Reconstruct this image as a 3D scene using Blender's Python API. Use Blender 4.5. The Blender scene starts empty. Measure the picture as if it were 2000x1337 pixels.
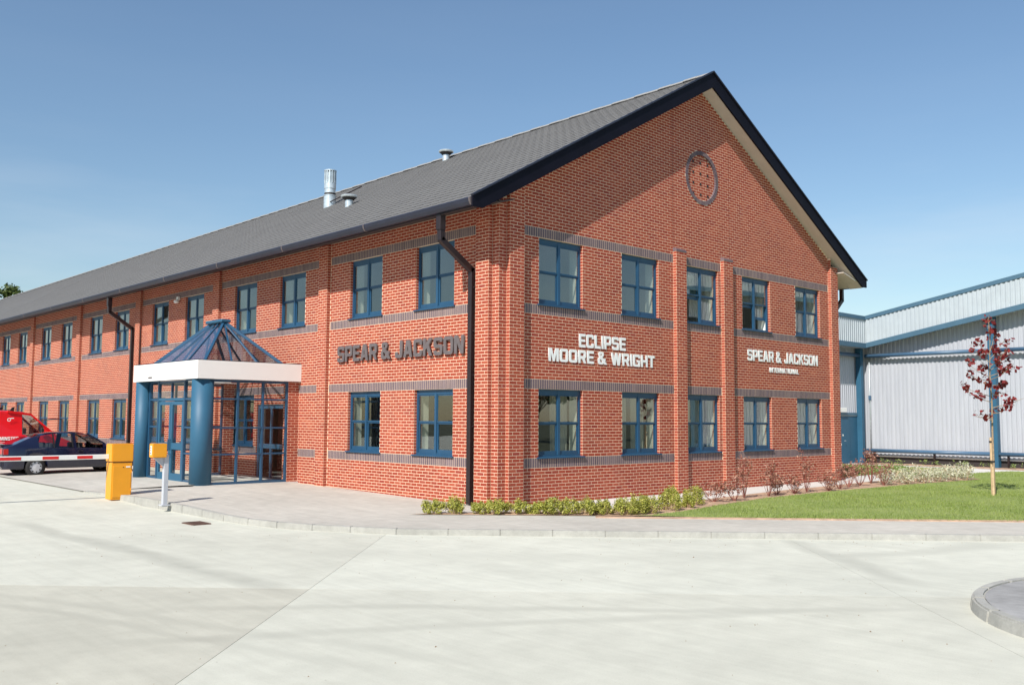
import bpy, math, random
import numpy as np
from mathutils import Vector, Matrix
random.seed(7)
rng = np.random.default_rng(11)
S = bpy.context.scene
C = S.collection
PI = math.pi

# ------------------------------------------------------------------ camera
CAM_F, CAM_YAW, CAM_PITCH, CAM_ROLL = 1822.06, 0.7464556, 0.0810463, 0.0060008
CAM_POS = Vector((-13.768978, -15.324773, 1.948566))
fwd = Vector((math.sin(CAM_YAW)*math.cos(CAM_PITCH), math.cos(CAM_YAW)*math.cos(CAM_PITCH), math.sin(CAM_PITCH)))
rgt = Vector((math.cos(CAM_YAW), -math.sin(CAM_YAW), 0))
upv = rgt.cross(fwd)
r2 = rgt*math.cos(CAM_ROLL)+upv*math.sin(CAM_ROLL)
u2 = -rgt*math.sin(CAM_ROLL)+upv*math.cos(CAM_ROLL)
cd = bpy.data.cameras.new('camera'); cam = bpy.data.objects.new('camera', cd); C.objects.link(cam)
m = Matrix((r2, u2, -fwd)).transposed().to_4x4(); m.translation = CAM_POS
cam.matrix_world = m
cd.sensor_width = 36; cd.lens = CAM_F/2000*36; cd.clip_start = .1; cd.clip_end = 2000
S.camera = cam
S.render.resolution_x = 1024; S.render.resolution_y = 684

# ------------------------------------------------------------------ light
SUN_TRAVEL = Vector((1.05, .36, -1.0)).normalized()
elev = math.asin(-SUN_TRAVEL.z)
azim = math.atan2(-SUN_TRAVEL.x, -SUN_TRAVEL.y)
W = bpy.data.worlds.new('World'); S.world = W; W.use_nodes = True
nt = W.node_tree; nt.nodes.clear()
sky = nt.nodes.new('ShaderNodeTexSky'); sky.sky_type = 'NISHITA'; sky.sun_disc = False
sky.sun_elevation = elev; sky.sun_rotation = azim % (2*PI)
sky.altitude = 0; sky.air_density = 1.3; sky.dust_density = .25; sky.ozone_density = 4.5
bg = nt.nodes.new('ShaderNodeBackground'); bg.inputs[1].default_value = .096
wo = nt.nodes.new('ShaderNodeOutputWorld')
# thin haze cloud streaks, low over the horizon
tc = nt.nodes.new('ShaderNodeTexCoord'); mp = nt.nodes.new('ShaderNodeMapping'); mp.inputs['Scale'].default_value = (1.6, 1.6, 9)
cn = nt.nodes.new('ShaderNodeTexNoise'); cn.inputs['Scale'].default_value = 1.3; cn.inputs['Detail'].default_value = 6; cn.inputs['Roughness'].default_value = .55
cr = nt.nodes.new('ShaderNodeValToRGB'); cr.color_ramp.elements[0].position = .45; cr.color_ramp.elements[0].color = (0, 0, 0, 1); cr.color_ramp.elements[1].position = .75; cr.color_ramp.elements[1].color = (1, 1, 1, 1)
sp = nt.nodes.new('ShaderNodeSeparateXYZ'); mr = nt.nodes.new('ShaderNodeMapRange'); mr.inputs[1].default_value = .02; mr.inputs[2].default_value = .30; mr.inputs[3].default_value = .50; mr.inputs[4].default_value = .02
mu = nt.nodes.new('ShaderNodeMath'); mu.operation = 'MULTIPLY'; mxs = nt.nodes.new('ShaderNodeMix'); mxs.data_type = 'RGBA'; mxs.inputs[7].default_value = (6.6, 7.0, 7.6, 1)
L_ = nt.links.new
L_(tc.outputs['Generated'], mp.inputs[0]); L_(mp.outputs[0], cn.inputs['Vector']); L_(cn.outputs[0], cr.inputs[0]); L_(tc.outputs['Generated'], sp.inputs[0]); L_(sp.outputs[2], mr.inputs[0])
L_(cr.outputs[0], mu.inputs[0]); L_(mr.outputs[0], mu.inputs[1]); L_(mu.outputs[0], mxs.inputs[0]); L_(sky.outputs[0], mxs.inputs[6]); tm = nt.nodes.new('ShaderNodeMix'); tm.data_type = 'RGBA'; tm.blend_type = 'MULTIPLY'; tm.inputs[0].default_value = 1; tm.inputs[7].default_value = (1.05, 1.05, 1.04, 1); L_(mxs.outputs[2], tm.inputs[6]); L_(tm.outputs[2], bg.inputs[0])
nt.links.new(bg.outputs[0], wo.inputs[0])
sl = bpy.data.lights.new('sun', 'SUN'); sl.energy = 5.0; sl.angle = math.radians(.55); sl.color = (1, .945, .87)
so = bpy.data.objects.new('sun', sl); C.objects.link(so)
so.rotation_euler = SUN_TRAVEL.to_track_quat('-Z', 'Y').to_euler(); so.location = (-30, -10, 30)
S.view_settings.view_transform = 'Standard'; S.view_settings.look = 'None'
S.view_settings.gamma = 1; S.view_settings.exposure = .30
S.render.engine = 'CYCLES'
S.cycles.transparent_max_bounces = 16

# ------------------------------------------------------------------ helpers
def lin(r, g, b):
    f = lambda c: ((c/255+.055)/1.055)**2.4 if c > 10 else c/255/12.92
    return (f(r), f(g), f(b))
def prop(o, label=None, cat=None, group=None, kind=None):
    if label: o['label'] = label
    if cat: o['category'] = cat
    if group: o['group'] = group
    if kind: o['kind'] = kind
    return o
def empty(name, loc=(0, 0, 0), rz=0, **k):
    o = bpy.data.objects.new(name, None); o.location = loc; o.rotation_euler = (0, 0, rz)
    o.empty_display_size = .2; C.objects.link(o); prop(o, **k); return o
def link(name, me, mat=None, parent=None, loc=(0, 0, 0), rot=(0, 0, 0)):
    o = bpy.data.objects.new(name, me); C.objects.link(o)
    if mat is not None and not me.materials: me.materials.append(mat)
    if parent is not None: o.parent = parent
    o.location = loc; o.rotation_euler = rot
    return o
class MB:
    def __init__(s): s.v = []; s.f = []
    def add(s, vs, fs):
        n = len(s.v); s.v += [tuple(p) for p in vs]; s.f += [tuple(i+n for i in q) for q in fs]; return s
    def box(s, a, b):
        x0, y0, z0 = [min(p, q) for p, q in zip(a, b)]; x1, y1, z1 = [max(p, q) for p, q in zip(a, b)]
        return s.add([(x0,y0,z0),(x1,y0,z0),(x1,y1,z0),(x0,y1,z0),(x0,y0,z1),(x1,y0,z1),(x1,y1,z1),(x0,y1,z1)],
                     [(0,3,2,1),(4,5,6,7),(0,1,5,4),(1,2,6,5),(2,3,7,6),(3,0,4,7)])
    def quad(s, a, b, c, d): return s.add([a, b, c, d], [(0, 1, 2, 3)])
    def bar(s, p, q, w, h, up=(0, 0, 1)):
        p = Vector(p); q = Vector(q); d = (q-p).normalized(); up = Vector(up)
        sd = d.cross(up).normalized(); up = sd.cross(d).normalized()
        vs = [t+sd*a*w/2+up*b*h/2 for t in (p, q) for a, b in ((-1,-1),(1,-1),(1,1),(-1,1))]
        return s.add(vs, [(0,1,2,3),(7,6,5,4),(0,4,5,1),(1,5,6,2),(2,6,7,3),(3,7,4,0)])
    def tube(s, p, q, r, r2=None, n=12, caps=True):
        p = Vector(p); q = Vector(q); r2 = r if r2 is None else r2
        d = (q-p).normalized(); a = d.orthogonal().normalized(); b = d.cross(a)
        vs = [p+(a*math.cos(t)+b*math.sin(t))*r for t in [2*PI*i/n for i in range(n)]]
        vs += [q+(a*math.cos(t)+b*math.sin(t))*r2 for t in [2*PI*i/n for i in range(n)]]
        fs = [(i, (i+1) % n, n+(i+1) % n, n+i) for i in range(n)]
        if caps: fs += [tuple(range(n-1, -1, -1)), tuple(range(n, 2*n))]
        return s.add(vs, fs)
    def lathe(s, c, prof, n=16):
        vs = []; fs = []
        for r, z in prof:
            vs += [(c[0]+r*math.cos(2*PI*i/n), c[1]+r*math.sin(2*PI*i/n), c[2]+z) for i in range(n)]
        for k in range(len(prof)-1):
            fs += [(k*n+i, k*n+(i+1) % n, (k+1)*n+(i+1) % n, (k+1)*n+i) for i in range(n)]
        fs += [tuple(range(n-1, -1, -1)), tuple(range((len(prof)-1)*n, len(prof)*n))]
        return s.add(vs, fs)
    def prism(s, poly, ax, a, b):
        """poly of 2D points extruded along axis ax from a to b"""
        def P(p, t):
            return {'x': (t, p[0], p[1]), 'y': (p[0], t, p[1]), 'z': (p[0], p[1], t)}[ax]
        n = len(poly)
        return s.add([P(p, a) for p in poly]+[P(p, b) for p in poly],
                     [tuple(range(n-1, -1, -1)), tuple(range(n, 2*n))]+[(i, (i+1) % n, n+(i+1) % n, n+i) for i in range(n)])
    def mesh(s, name, smooth=False, fix=True):
        me = bpy.data.meshes.new(name); me.from_pydata(s.v, [], s.f)
        if fix:
            import bmesh
            bm = bmesh.new(); bm.from_mesh(me); bmesh.ops.recalc_face_normals(bm, faces=bm.faces); bm.to_mesh(me); bm.free()
        me.update()
        if smooth: me.polygons.foreach_set('use_smooth', [True]*len(me.polygons))
        return me
    def build(s, name, mat, parent=None, smooth=False, bevel=0, loc=(0, 0, 0), rot=(0, 0, 0), fix=True, seg=1):
        if parent is not None and loc == (0, 0, 0) and rot == (0, 0, 0) and parent.type == 'EMPTY' and parent.get('_w'):
            L = parent.location; s.v = [(a-L.x, b-L.y, c-L.z) for a, b, c in s.v]
        me = s.mesh(name, smooth, fix)
        if bevel:
            import bmesh
            bm = bmesh.new(); bm.from_mesh(me)
            bmesh.ops.bevel(bm, geom=[e for e in bm.edges if len(e.link_faces) == 2 and e.calc_face_angle(0) > .4], offset=bevel, segments=seg, affect='EDGES', clamp_overlap=True)
            bm.to_mesh(me); bm.free()
        return link(name, me, mat, parent, loc, rot)
def wempty(name, loc, **k):
    """empty whose children are given in world coordinates"""
    o = empty(name, loc, **k); o['_w'] = 1; return o
def np_mesh(name, V, F, smooth=False):
    """V (n,3) F (m,k) equal sided faces"""
    V = np.asarray(V, dtype=np.float32); F = np.asarray(F, dtype=np.int32)
    me = bpy.data.meshes.new(name); k = F.shape[1]
    me.vertices.add(len(V)); me.vertices.foreach_set('co', V.ravel())
    me.loops.add(F.size); me.loops.foreach_set('vertex_index', F.ravel())
    me.polygons.add(len(F)); me.polygons.foreach_set('loop_start', np.arange(0, F.size, k, dtype=np.int32))
    me.update(calc_edges=True)
    me.polygons.foreach_set('use_smooth', np.full(len(F), smooth, dtype=bool))
    return me
def face_attr(me, name, vals):
    a = me.attributes.new(name, 'FLOAT', 'FACE'); a.data.foreach_set('value', np.asarray(vals, dtype=np.float32))

# ------------------------------------------------------------------ materials
class NT:
    def __init__(s, name):
        s.m = bpy.data.materials.new(name); s.m.use_nodes = True; s.t = s.m.node_tree; s.t.nodes.clear()
        s.out = s.n('ShaderNodeOutputMaterial')
        s.b = s.n('ShaderNodeBsdfPrincipled'); s.l(s.b.outputs[0], s.out.inputs[0])
    def n(s, typ, **k):
        x = s.t.nodes.new(typ)
        for a, b in k.items(): setattr(x, a, b)
        return x
    def l(s, a, b): s.t.links.new(a, b)
    def obj(s, scale=(1, 1, 1), rot=(0, 0, 0), world=False):
        c = s.n('ShaderNodeNewGeometry') if world else s.n('ShaderNodeTexCoord')
        mp = s.n('ShaderNodeMapping'); mp.inputs['Scale'].default_value = scale; mp.inputs['Rotation'].default_value = rot
        s.l(c.outputs['Position' if world else 'Object'], mp.inputs[0]); return mp.outputs[0]
    def noise(s, vec, scale, detail=4, rough=.55):
        x = s.n('ShaderNodeTexNoise'); x.inputs['Scale'].default_value = scale; x.inputs['Detail'].default_value = detail
        x.inputs['Roughness'].default_value = rough; s.l(vec, x.inputs['Vector']); return x.outputs[0]
    def ramp(s, fac, pts, interp='LINEAR'):
        r = s.n('ShaderNodeValToRGB'); e = r.color_ramp; e.interpolation = interp
        while len(e.elements) > 1: e.elements.remove(e.elements[0])
        e.elements[0].position = pts[0][0]; c = pts[0][1]; e.elements[0].color = (*c, 1) if isinstance(c, tuple) else (c, c, c, 1)
        for p, c in pts[1:]:
            q = e.elements.new(p); q.color = (*c, 1) if isinstance(c, tuple) else (c, c, c, 1)
        s.l(fac, r.inputs[0]); return r.outputs[0]
    def mix(s, a, b, fac, mode='MIX'):
        x = s.n('ShaderNodeMix', data_type='RGBA', blend_type=mode)
        for i, v in ((0, fac), (6, a), (7, b)):
            if hasattr(v, 'node'): s.l(v, x.inputs[i])
            else: x.inputs[i].default_value = v if i == 0 else (*v, 1)
        return x.outputs[2]
    def math(s, op, a, b=0):
        x = s.n('ShaderNodeMath', operation=op)
        for i, v in ((0, a), (1, b)):
            if hasattr(v, 'node'): s.l(v, x.inputs[i])
            else: x.inputs[i].default_value = v
        return x.outputs[0]
    def bump(s, h, strength=.3, dist=.01):
        b = s.n('ShaderNodeBump'); b.inputs['Strength'].default_value = strength; b.inputs['Distance'].default_value = dist
        s.l(h, b.inputs['Height']); s.l(b.outputs[0], s.b.inputs['Normal'])
def plain(name, col, rough=.5, metal=0, var=.12, scale=3, bump=0, bscale=40, coat=0, spec=.5):
    t = NT(name); v = t.obj()
    n = t.noise(v, scale, 5)
    lo = tuple(c*(1-var) for c in col); hi = tuple(min(1, c*(1+var)) for c in col)
    c = t.ramp(n, [(.3, lo), (.7, hi)]); t.l(c, t.b.inputs['Base Color'])
    t.b.inputs['Roughness'].default_value = rough; t.b.inputs['Metallic'].default_value = metal
    t.b.inputs['Coat Weight'].default_value = coat; t.b.inputs['Specular IOR Level'].default_value = spec
    if bump: t.bump(t.noise(v, bscale, 3), bump, .01)
    return t.m
def brickmat(name, cols, obj_random, fine=.14):
    t = NT(name)
    if obj_random:
        i = t.n('ShaderNodeObjectInfo'); tone = i.outputs['Random']
    else:
        a = t.n('ShaderNodeAttribute'); a.attribute_name = 'tone'; tone = a.outputs['Fac']
    c = t.ramp(tone, [(i/(len(cols)-1), q) for i, q in enumerate(cols)])
    v = t.obj(world=True)
    n1 = t.noise(v, 38, 4, .65); n2 = t.noise(v, .9, 4)
    c = t.mix(c, t.ramp(n1, [(.3, (1-fine,)*3), (.72, (1+fine*.5,)*3)]), 1, 'MULTIPLY')
    c = t.mix(c, t.ramp(n2, [(.3, (.9,.9,.9)), (.7, (1.08,1.06,1.04))]), 1, 'MULTIPLY')
    t.l(c, t.b.inputs['Base Color']); t.b.inputs['Roughness'].default_value = .82; t.b.inputs['Specular IOR Level'].default_value = .25
    t.bump(n1, .10, .003)
    return t.m
RED = [(.30,.050,.028), (.345,.064,.034), (.375,.075,.038), (.325,.055,.030), (.40,.092,.050), (.29,.046,.030), (.355,.068,.034)]
BLU = [(.125,.092,.108), (.165,.122,.138), (.14,.105,.12), (.19,.14,.145), (.155,.12,.145)]
M = {}
M['brick'] = brickmat('red_brick_wall', RED, False); M['brick_o'] = brickmat('red_brick', RED, True)
M['blue'] = brickmat('blue_brick_band', BLU, False, .15); M['blue_o'] = brickmat('blue_brick', BLU, True, .15)
M['mortar'] = plain('mortar', (.84,.63,.45), .9, var=.08, scale=6)
M['sill_red'] = plain('hidden_wall', (.42,.17,.10), .9)
M['frame'] = plain('blue_window_frame', (.016,.070,.140), .42, var=.1, scale=2, coat=.05)
M['blue_paint'] = plain('petrol_blue_paint', (.022,.100,.175), .55, var=.07, scale=1.5)
M['rail_blue'] = plain('rail_blue_paint', (.06,.125,.21), .4, var=.08)
M['trim_blue'] = plain('shed_trim_blue', (.06,.13,.19), .5, var=.06)
M['white'] = plain('white_board', (.82,.82,.79), .35, var=.02, scale=1.5)
M['letter'] = plain('white_letter', (.85,.86,.84), .4, var=.02)
M['letter_d'] = plain('steel_blue_letter', (.15,.125,.125), .42, var=.15, metal=.2)
M['navy'] = plain('navy_bargeboard', (.004,.004,.010), .6, var=.2, spec=.15)
M['gutter'] = plain('dark_gutter', (.018,.020,.036), .45, var=.15)
M['brown'] = plain('dark_brown_pipe', (.020,.011,.012), .4, var=.2)
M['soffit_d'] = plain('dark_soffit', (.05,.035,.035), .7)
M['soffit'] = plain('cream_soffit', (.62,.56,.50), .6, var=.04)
M['galv'] = plain('galvanised_metal', (.62,.68,.70), .35, metal=.55, var=.15, scale=8)
M['slot'] = plain('dark_slot', (.03,.025,.025), .7)
M['plaster'] = plain('white_plaster', (.8,.83,.78), .8, var=.02)
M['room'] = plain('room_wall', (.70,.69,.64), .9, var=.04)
M['room_low'] = plain('darkened_room_wall', (.085,.078,.065), .9, var=.04)  # ground-floor copy of the room colour, darkened so its windows look dim
M['carpet'] = plain('carpet', (.22,.22,.21), .95)
M['yellow'] = plain('yellow_cabinet_paint', (.78,.325,.010), .42, var=.05, scale=2, coat=.15)
M['grey_post'] = plain('grey_post_paint', (.46,.48,.52), .4, var=.05)
M['boom_w'] = plain('white_boom_paint', (.78,.78,.76), .4, var=.03)
M['red'] = plain('red_reflective', (.62,.012,.012), .4, var=.05)
M['van_red'] = plain('red_van_paint', (.72,.008,.012), .25, var=.03, coat=.6)
M['car'] = plain('dark_blue_car_paint', (.007,.009,.030), .22, var=.1, coat=.8)
M['black'] = plain('black_plastic', (.012,.012,.013), .5)
M['tyre'] = plain('tyre_rubber', (.018,.016,.016), .8)
M['alloy'] = plain('silver_wheel_trim', (.62,.62,.64), .35, metal=.3, var=.03)
M['tail'] = plain('red_tail_lamp', (.5,.01,.01), .2, coat=.6)
M['plate'] = plain('yellow_number_plate', (.72,.50,.02), .4)
M['seat'] = plain('seat_fabric', (.06,.06,.07), .9)
M['bark'] = plain('bark', (.30,.22,.14), .9, var=.3, scale=30, bump=.4)
M['stake'] = plain('stake_timber', (.55,.40,.24), .85, var=.15, scale=14)
M['twig'] = plain('reddish_twigs', (.22,.075,.055), .8, var=.3, scale=20)
M['soil'] = plain('bed_soil', (.42,.28,.19), .95, var=.3, scale=4, bump=.8, bscale=25)
M['joint_red'] = plain('movement_joint_sealant', (.16,.05,.03), .9)
M['drain'] = plain('rusty_grate', (.13,.07,.05), .7, var=.4, scale=20)
M['rubber'] = plain('black_rubber_tie', (.02,.02,.02), .8)

def glassmat(name, tint, refl, rough=.0, wav=.02, mul=1.4, col=(.95,.97,1)):
    t = NT(name); t.t.nodes.remove(t.b)
    tr = t.n('ShaderNodeBsdfTransparent'); tr.inputs[0].default_value = (*tint, 1)
    gl = t.n('ShaderNodeBsdfGlossy'); gl.inputs['Roughness'].default_value = rough; gl.inputs[0].default_value = (*col,1)
    ge = t.n('ShaderNodeNewGeometry'); dt = t.n('ShaderNodeVectorMath', operation='DOT_PRODUCT'); t.l(ge.outputs['Incoming'], dt.inputs[0]); t.l(ge.outputs['Normal'], dt.inputs[1])
    sch = t.math('ADD', t.math('MULTIPLY', t.math('POWER', t.math('SUBTRACT', 1., t.math('ABSOLUTE', dt.outputs['Value'])), 5.), .96), .04)
    f = t.math('ADD', t.math('MULTIPLY', sch, mul), refl)
    f.node.use_clamp = True
    bp = t.n('ShaderNodeBump'); bp.inputs['Strength'].default_value = wav; bp.inputs['Distance'].default_value = .05
    t.l(t.noise(t.obj(world=True), 1.7, 1), bp.inputs['Height']); t.l(bp.outputs[0], gl.inputs['Normal'])
    mx = t.n('ShaderNodeMixShader'); t.l(f, mx.inputs[0]); t.l(tr.outputs[0], mx.inputs[1]); t.l(gl.outputs[0], mx.inputs[2])
    t.l(mx.outputs[0], t.out.inputs[0]); return t.m
M['glass'] = glassmat('window_glass', (.88,.90,.86), .09, mul=1.)
M['glass_up'] = glassmat('upper_glass_sky_sheen', (.90,.90,.87), .155, mul=1., col=(1,.95,.90))  # upper panes: reflectance raised and warm-tinted to set a grey sky sheen
M['glass_clear'] = glassmat('clear_glass', (.93,.95,.93), .01, mul=.8)
M['glass_roof'] = glassmat('rooflight_glass', (.72,.76,.82), .22, .02)
M['glass_car'] = glassmat('car_glass', (.72,.76,.74), .03)

def concrete(name, col, streak=.0, rot=0, tone=False, scale=1.0, blotch=.1, marks=()):
    t = NT(name); v = t.obj(world=True)
    vs = t.obj(scale=(1, .06, 1), rot=(0, 0, rot), world=True)
    n1 = t.noise(v, .22*scale, 6, .6); n2 = t.noise(v, 2.2*scale, 5, .6); n3 = t.noise(v, 60, 3, .7); n4 = t.noise(vs, 9*scale, 4, .6)
    c = t.ramp(n1, [(.3, tuple(x*(1-blotch) for x in col)), (.68, tuple(x*(1+blotch*.6) for x in col))])
    c = t.mix(c, t.ramp(n2, [(.28, (1-blotch,)*3), (.7, (1.04,)*3)]), 1, 'MULTIPLY')
    c = t.mix(c, t.ramp(n4, [(.3, (1-streak, 1-streak*1.05, 1-streak*1.15)), (.65, (1.03,)*3)]), 1, 'MULTIPLY')
    c = t.mix(c, t.ramp(n3, [(.2, (.84,.83,.80)), (.45, (1,)*3), (.8, (1.04,)*3)]), 1, 'MULTIPLY')
    sp = t.noise(v, 24, 2, .5)
    c = t.mix(c, (.18,.15,.12), t.ramp(sp, [(.79, 0.), (.82, .7)]))
    vd = t.obj(scale=(1, .25, 1), rot=(0, 0, rot+.9), world=True)
    sm = t.math('MULTIPLY', t.ramp(t.noise(vd, .55*scale, 5, .65), [(.56, 0.), (.68, 1.)]), blotch*2.2)
    c = t.mix(c, tuple(x*.72 for x in col), sm)
    for (p, q, wd, st) in marks:
        d = Vector((q[0]-p[0], q[1]-p[1], 0)); L_ = d.length; d /= L_
        dv = t.n('ShaderNodeVectorMath', operation='DOT_PRODUCT'); t.l(v, dv.inputs[0]); dv.inputs[1].default_value = d
        nv = t.n('ShaderNodeVectorMath', operation='DOT_PRODUCT'); t.l(v, nv.inputs[0]); nv.inputs[1].default_value = (-d.y, d.x, 0)
        c0 = -d.y*p[0]+d.x*p[1]; a0 = d.x*p[0]+d.y*p[1]
        wob = t.math('MULTIPLY', t.math('SUBTRACT', n1, .5), 1.1)
        ac = t.math('ABSOLUTE', t.math('ADD', t.math('SUBTRACT', nv.outputs['Value'], c0), wob))
        m1 = t.ramp(t.math('DIVIDE', ac, wd), [(0, 1.), (.45, .75), (1, 0.)])
        al = t.math('DIVIDE', t.math('SUBTRACT', dv.outputs['Value'], a0), L_)
        m2 = t.ramp(al, [(0, 0.), (.12, 1.), (.85, 1.), (1, 0.)])
        m3 = t.math('MULTIPLY', t.math('MULTIPLY', m1, m2), t.ramp(n2, [(.3, .35), (.65, 1.)]))
        c = t.mix(c, tuple(x*.62 for x in col), t.math('MULTIPLY', m3, st))
    if tone:
        a = t.n('ShaderNodeAttribute', attribute_type='OBJECT'); a.attribute_name = 'tone'
        c = t.mix(c, t.ramp(a.outputs['Fac'], [(0, (.84,.815,.775)), (1, (1.05,1.06,1.045))]), 1, 'MULTIPLY')
    t.l(c, t.b.inputs['Base Color']); t.b.inputs['Roughness'].default_value = .86; t.b.inputs['Specular IOR Level'].default_value = .3
    t.bump(t.math('ADD', n4, t.math('MULTIPLY', n3, .6)), .22, .006)
    return t.m
MK = [((-8.4,5.0), (-8.1,-6.0), .28, .75), ((.9,-6.4), (-2.2,-10.2), .30, .7), ((-9.6,-5.2), (-3.0,-11.2), .16, .45), ((-10.8,-6.4), (-4.2,-10.0), .18, .4), ((-.6,-8.2), (3.2,-9.4), .35, .5), ((-11.5,-2.0), (-9.0,-9.5), .14, .35), ((-10.9,-2.5), (-8.4,-9.8), .14, .3), ((-6.8,-2.4), (-1.5,-7.6), .5, .25)]
M['road'] = concrete('road_concrete', (.565,.562,.49), .035, PI/4, True, marks=MK)
M['joint'] = plain('joint_filler', (.30,.27,.23), .95)
M['pave'] = concrete('pavement_concrete', (.515,.49,.435), .10, -PI/4, False, 1.6, .13)
M['kerb'] = concrete('kerb_concrete', (.41,.405,.37), .05, 0, False, 3, .16)
M['isle'] = concrete('dark_island_concrete', (.34,.335,.325), .05, 0, False, 2.5, .22)
M['path'] = concrete('path_concrete', (.60,.58,.54), .03, 0, False, 2, .08)

def roofmat(name, tone_attr):
    t = NT(name)
    if tone_attr: a = t.n('ShaderNodeAttribute'); a.attribute_name = 'tone'; f = a.outputs['Fac']
    else: f = t.n('ShaderNodeObjectInfo').outputs['Random']
    v = t.obj(world=True)
    c = t.ramp(f, [(0, (.143,.140,.136)), (.5, (.149,.146,.142)), (1, (.155,.152,.147))])
    c = t.mix(c, t.ramp(t.noise(v, 1.1, 5), [(.3, (.93,)*3), (.7, (1.06,)*3)]), 1, 'MULTIPLY')
    c = t.mix(c, t.ramp(t.noise(v, 45, 3), [(.3, (.92,)*3), (.7, (1.05,)*3)]), 1, 'MULTIPLY')
    t.l(c, t.b.inputs['Base Color']); t.b.inputs['Roughness'].default_value = .8; return t.m
M['tile'] = roofmat('slate_roof_tiles', True); M['tile_o'] = roofmat('slate_roof_tile', False)
M['ridge'] = plain('ridge_tile_grey', (.27,.265,.255), .8, var=.15, scale=9)

def cladmat():
    t = NT('profiled_steel'); v = t.obj(scale=(1, 1, .12), world=True)
    c = t.ramp(t.noise(v, 4, 5), [(.3, (.41,.43,.47)), (.7, (.47,.49,.53))])
    t.l(c, t.b.inputs['Base Color']); t.b.inputs['Roughness'].default_value = .45; t.b.inputs['Metallic'].default_value = .1; return t.m
M['clad'] = cladmat()
M['clad_l'] = plain('light_profiled_steel', (.42,.47,.50), .5, var=.05, scale=2)

def leafmat(name, cols, trans=.25):
    t = NT(name); a = t.n('ShaderNodeAttribute'); a.attribute_name = 'tone'
    c = t.ramp(a.outputs['Fac'], [(i/(len(cols)-1), q) for i, q in enumerate(cols)])
    t.l(c, t.b.inputs['Base Color']); t.b.inputs['Roughness'].default_value = .55
    t.b.inputs['Specular IOR Level'].default_value = .3
    tl = t.n('ShaderNodeBsdfTranslucent'); t.l(c, tl.inputs[0])
    mx = t.n('ShaderNodeMixShader'); mx.inputs[0].default_value = trans
    t.l(t.b.outputs[0], mx.inputs[1]); t.l(tl.outputs[0], mx.inputs[2]); t.l(mx.outputs[0], t.out.inputs[0]); return t.m
M['maroon'] = leafmat('maroon_leaves', [(.13,.012,.014), (.20,.022,.024), (.29,.045,.04), (.15,.014,.02)], .3)
M['gold'] = leafmat('gold_green_leaves', [(.24,.27,.04), (.40,.41,.06), (.58,.55,.16), (.17,.21,.035)], .3)
M['cream'] = leafmat('cream_edged_leaves', [(.42,.44,.26), (.62,.62,.45), (.72,.70,.58), (.25,.30,.12)], .3)
M['rust'] = leafmat('rusty_leaves', [(.26,.09,.06), (.40,.20,.13), (.50,.32,.24), (.20,.05,.045)], .2)
M['green'] = leafmat('green_leaves', [(.04,.07,.015), (.07,.11,.025), (.11,.14,.035), (.05,.08,.02)], .25)
M['weed'] = leafmat('weed_leaves', [(.12,.19,.04), (.22,.30,.08), (.30,.36,.12)], .25)
M['grass'] = leafmat('grass_blades', [(.17,.24,.055), (.23,.30,.07), (.29,.36,.09), (.36,.40,.15)], .3)
t = NT('lawn_turf'); v = t.obj(world=True)
c = t.ramp(t.noise(v, 1.3, 6, .65), [(.3, (.18,.24,.06)), (.5, (.23,.29,.075)), (.72, (.29,.33,.11))])
c = t.mix(c, t.ramp(t.noise(v, 30, 3, .7), [(.3, (.75,)*3), (.7, (1.15,)*3)]), 1, 'MULTIPLY')
t.l(c, t.b.inputs['Base Color']); t.b.inputs['Roughness'].default_value = .95; t.bump(t.noise(v, 50, 3), .6, .02); M['turf'] = t.m
M['field'] = plain('rough_grass', (.065,.07,.035), .95, var=.3, scale=.2)

# ------------------------------------------------------------------ heights of the ground
def sst(a, b, x):
    t = max(0, min(1, (x-a)/(b-a))); return t*t*(3-2*t)
def hpave(x, y):
    w = sst(.5, 8.5, y)
    return w*(.07+.08*sst(0, 2.6, -x)*(1-.45*sst(3.4, 5.6, -x)))
def hroad(x, y): return -.1+.20*sst(5.5, 8.8, y)
def sheet(name, poly_test, x0, x1, y0, y1, step, hf, mat, dz=0, kind='structure'):
    """grid sheet; cells kept where poly_test(cx,cy)"""
    nx = int(round((x1-x0)/step)); ny = int(round((y1-y0)/step)); mb = MB(); idx = {}
    def vid(i, j):
        if (i, j) not in idx:
            x = x0+i*step; y = y0+j*step; idx[(i, j)] = len(mb.v); mb.v.append((x, y, hf(x, y)+dz))
        return idx[(i, j)]
    for i in range(nx):
        for j in range(ny):
            if poly_test(x0+(i+.5)*step, y0+(j+.5)*step):
                mb.f.append((vid(i, j), vid(i+1, j), vid(i+1, j+1), vid(i, j+1)))
    return prop(mb.build(name, mat, smooth=True, fix=False), kind=kind)
def inpoly(p, x, y):
    r = False; n = len(p)
    for i in range(n):
        x1, y1 = p[i]; x2, y2 = p[(i+1) % n]
        if (y1 > y) != (y2 > y) and x < (x2-x1)*(y-y1)/(y2-y1)+x1: r = not r
    return r
def tri_poly(poly, z):
    from mathutils.geometry import tessellate_polygon
    vs = [Vector((x, y, z(x, y) if callable(z) else z)) for x, y in poly]
    return vs, tessellate_polygon([[Vector((p[0], p[1], 0)) for p in poly]])
def flat(name, poly, z, mat, thick=0, parent=None, **k):
    vs, tr = tri_poly(poly, z); mb = MB(); mb.add(vs, tr)
    n = len(poly)
    if thick:
        lo = [(v.x, v.y, v.z-thick) for v in vs]
        b = len(mb.v); mb.v += lo
        mb.f += [(i, (i+1) % n, b+(i+1) % n, b+i) for i in range(n)]
    o = mb.build(name, mat, parent); prop(o, **k); return o

# big ground sheet
g = MB().quad((-400,-400,-.16), (400,-400,-.16), (400,400,-.16), (-400,400,-.16)).build('ground', M['field']); prop(g, kind='structure')
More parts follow.
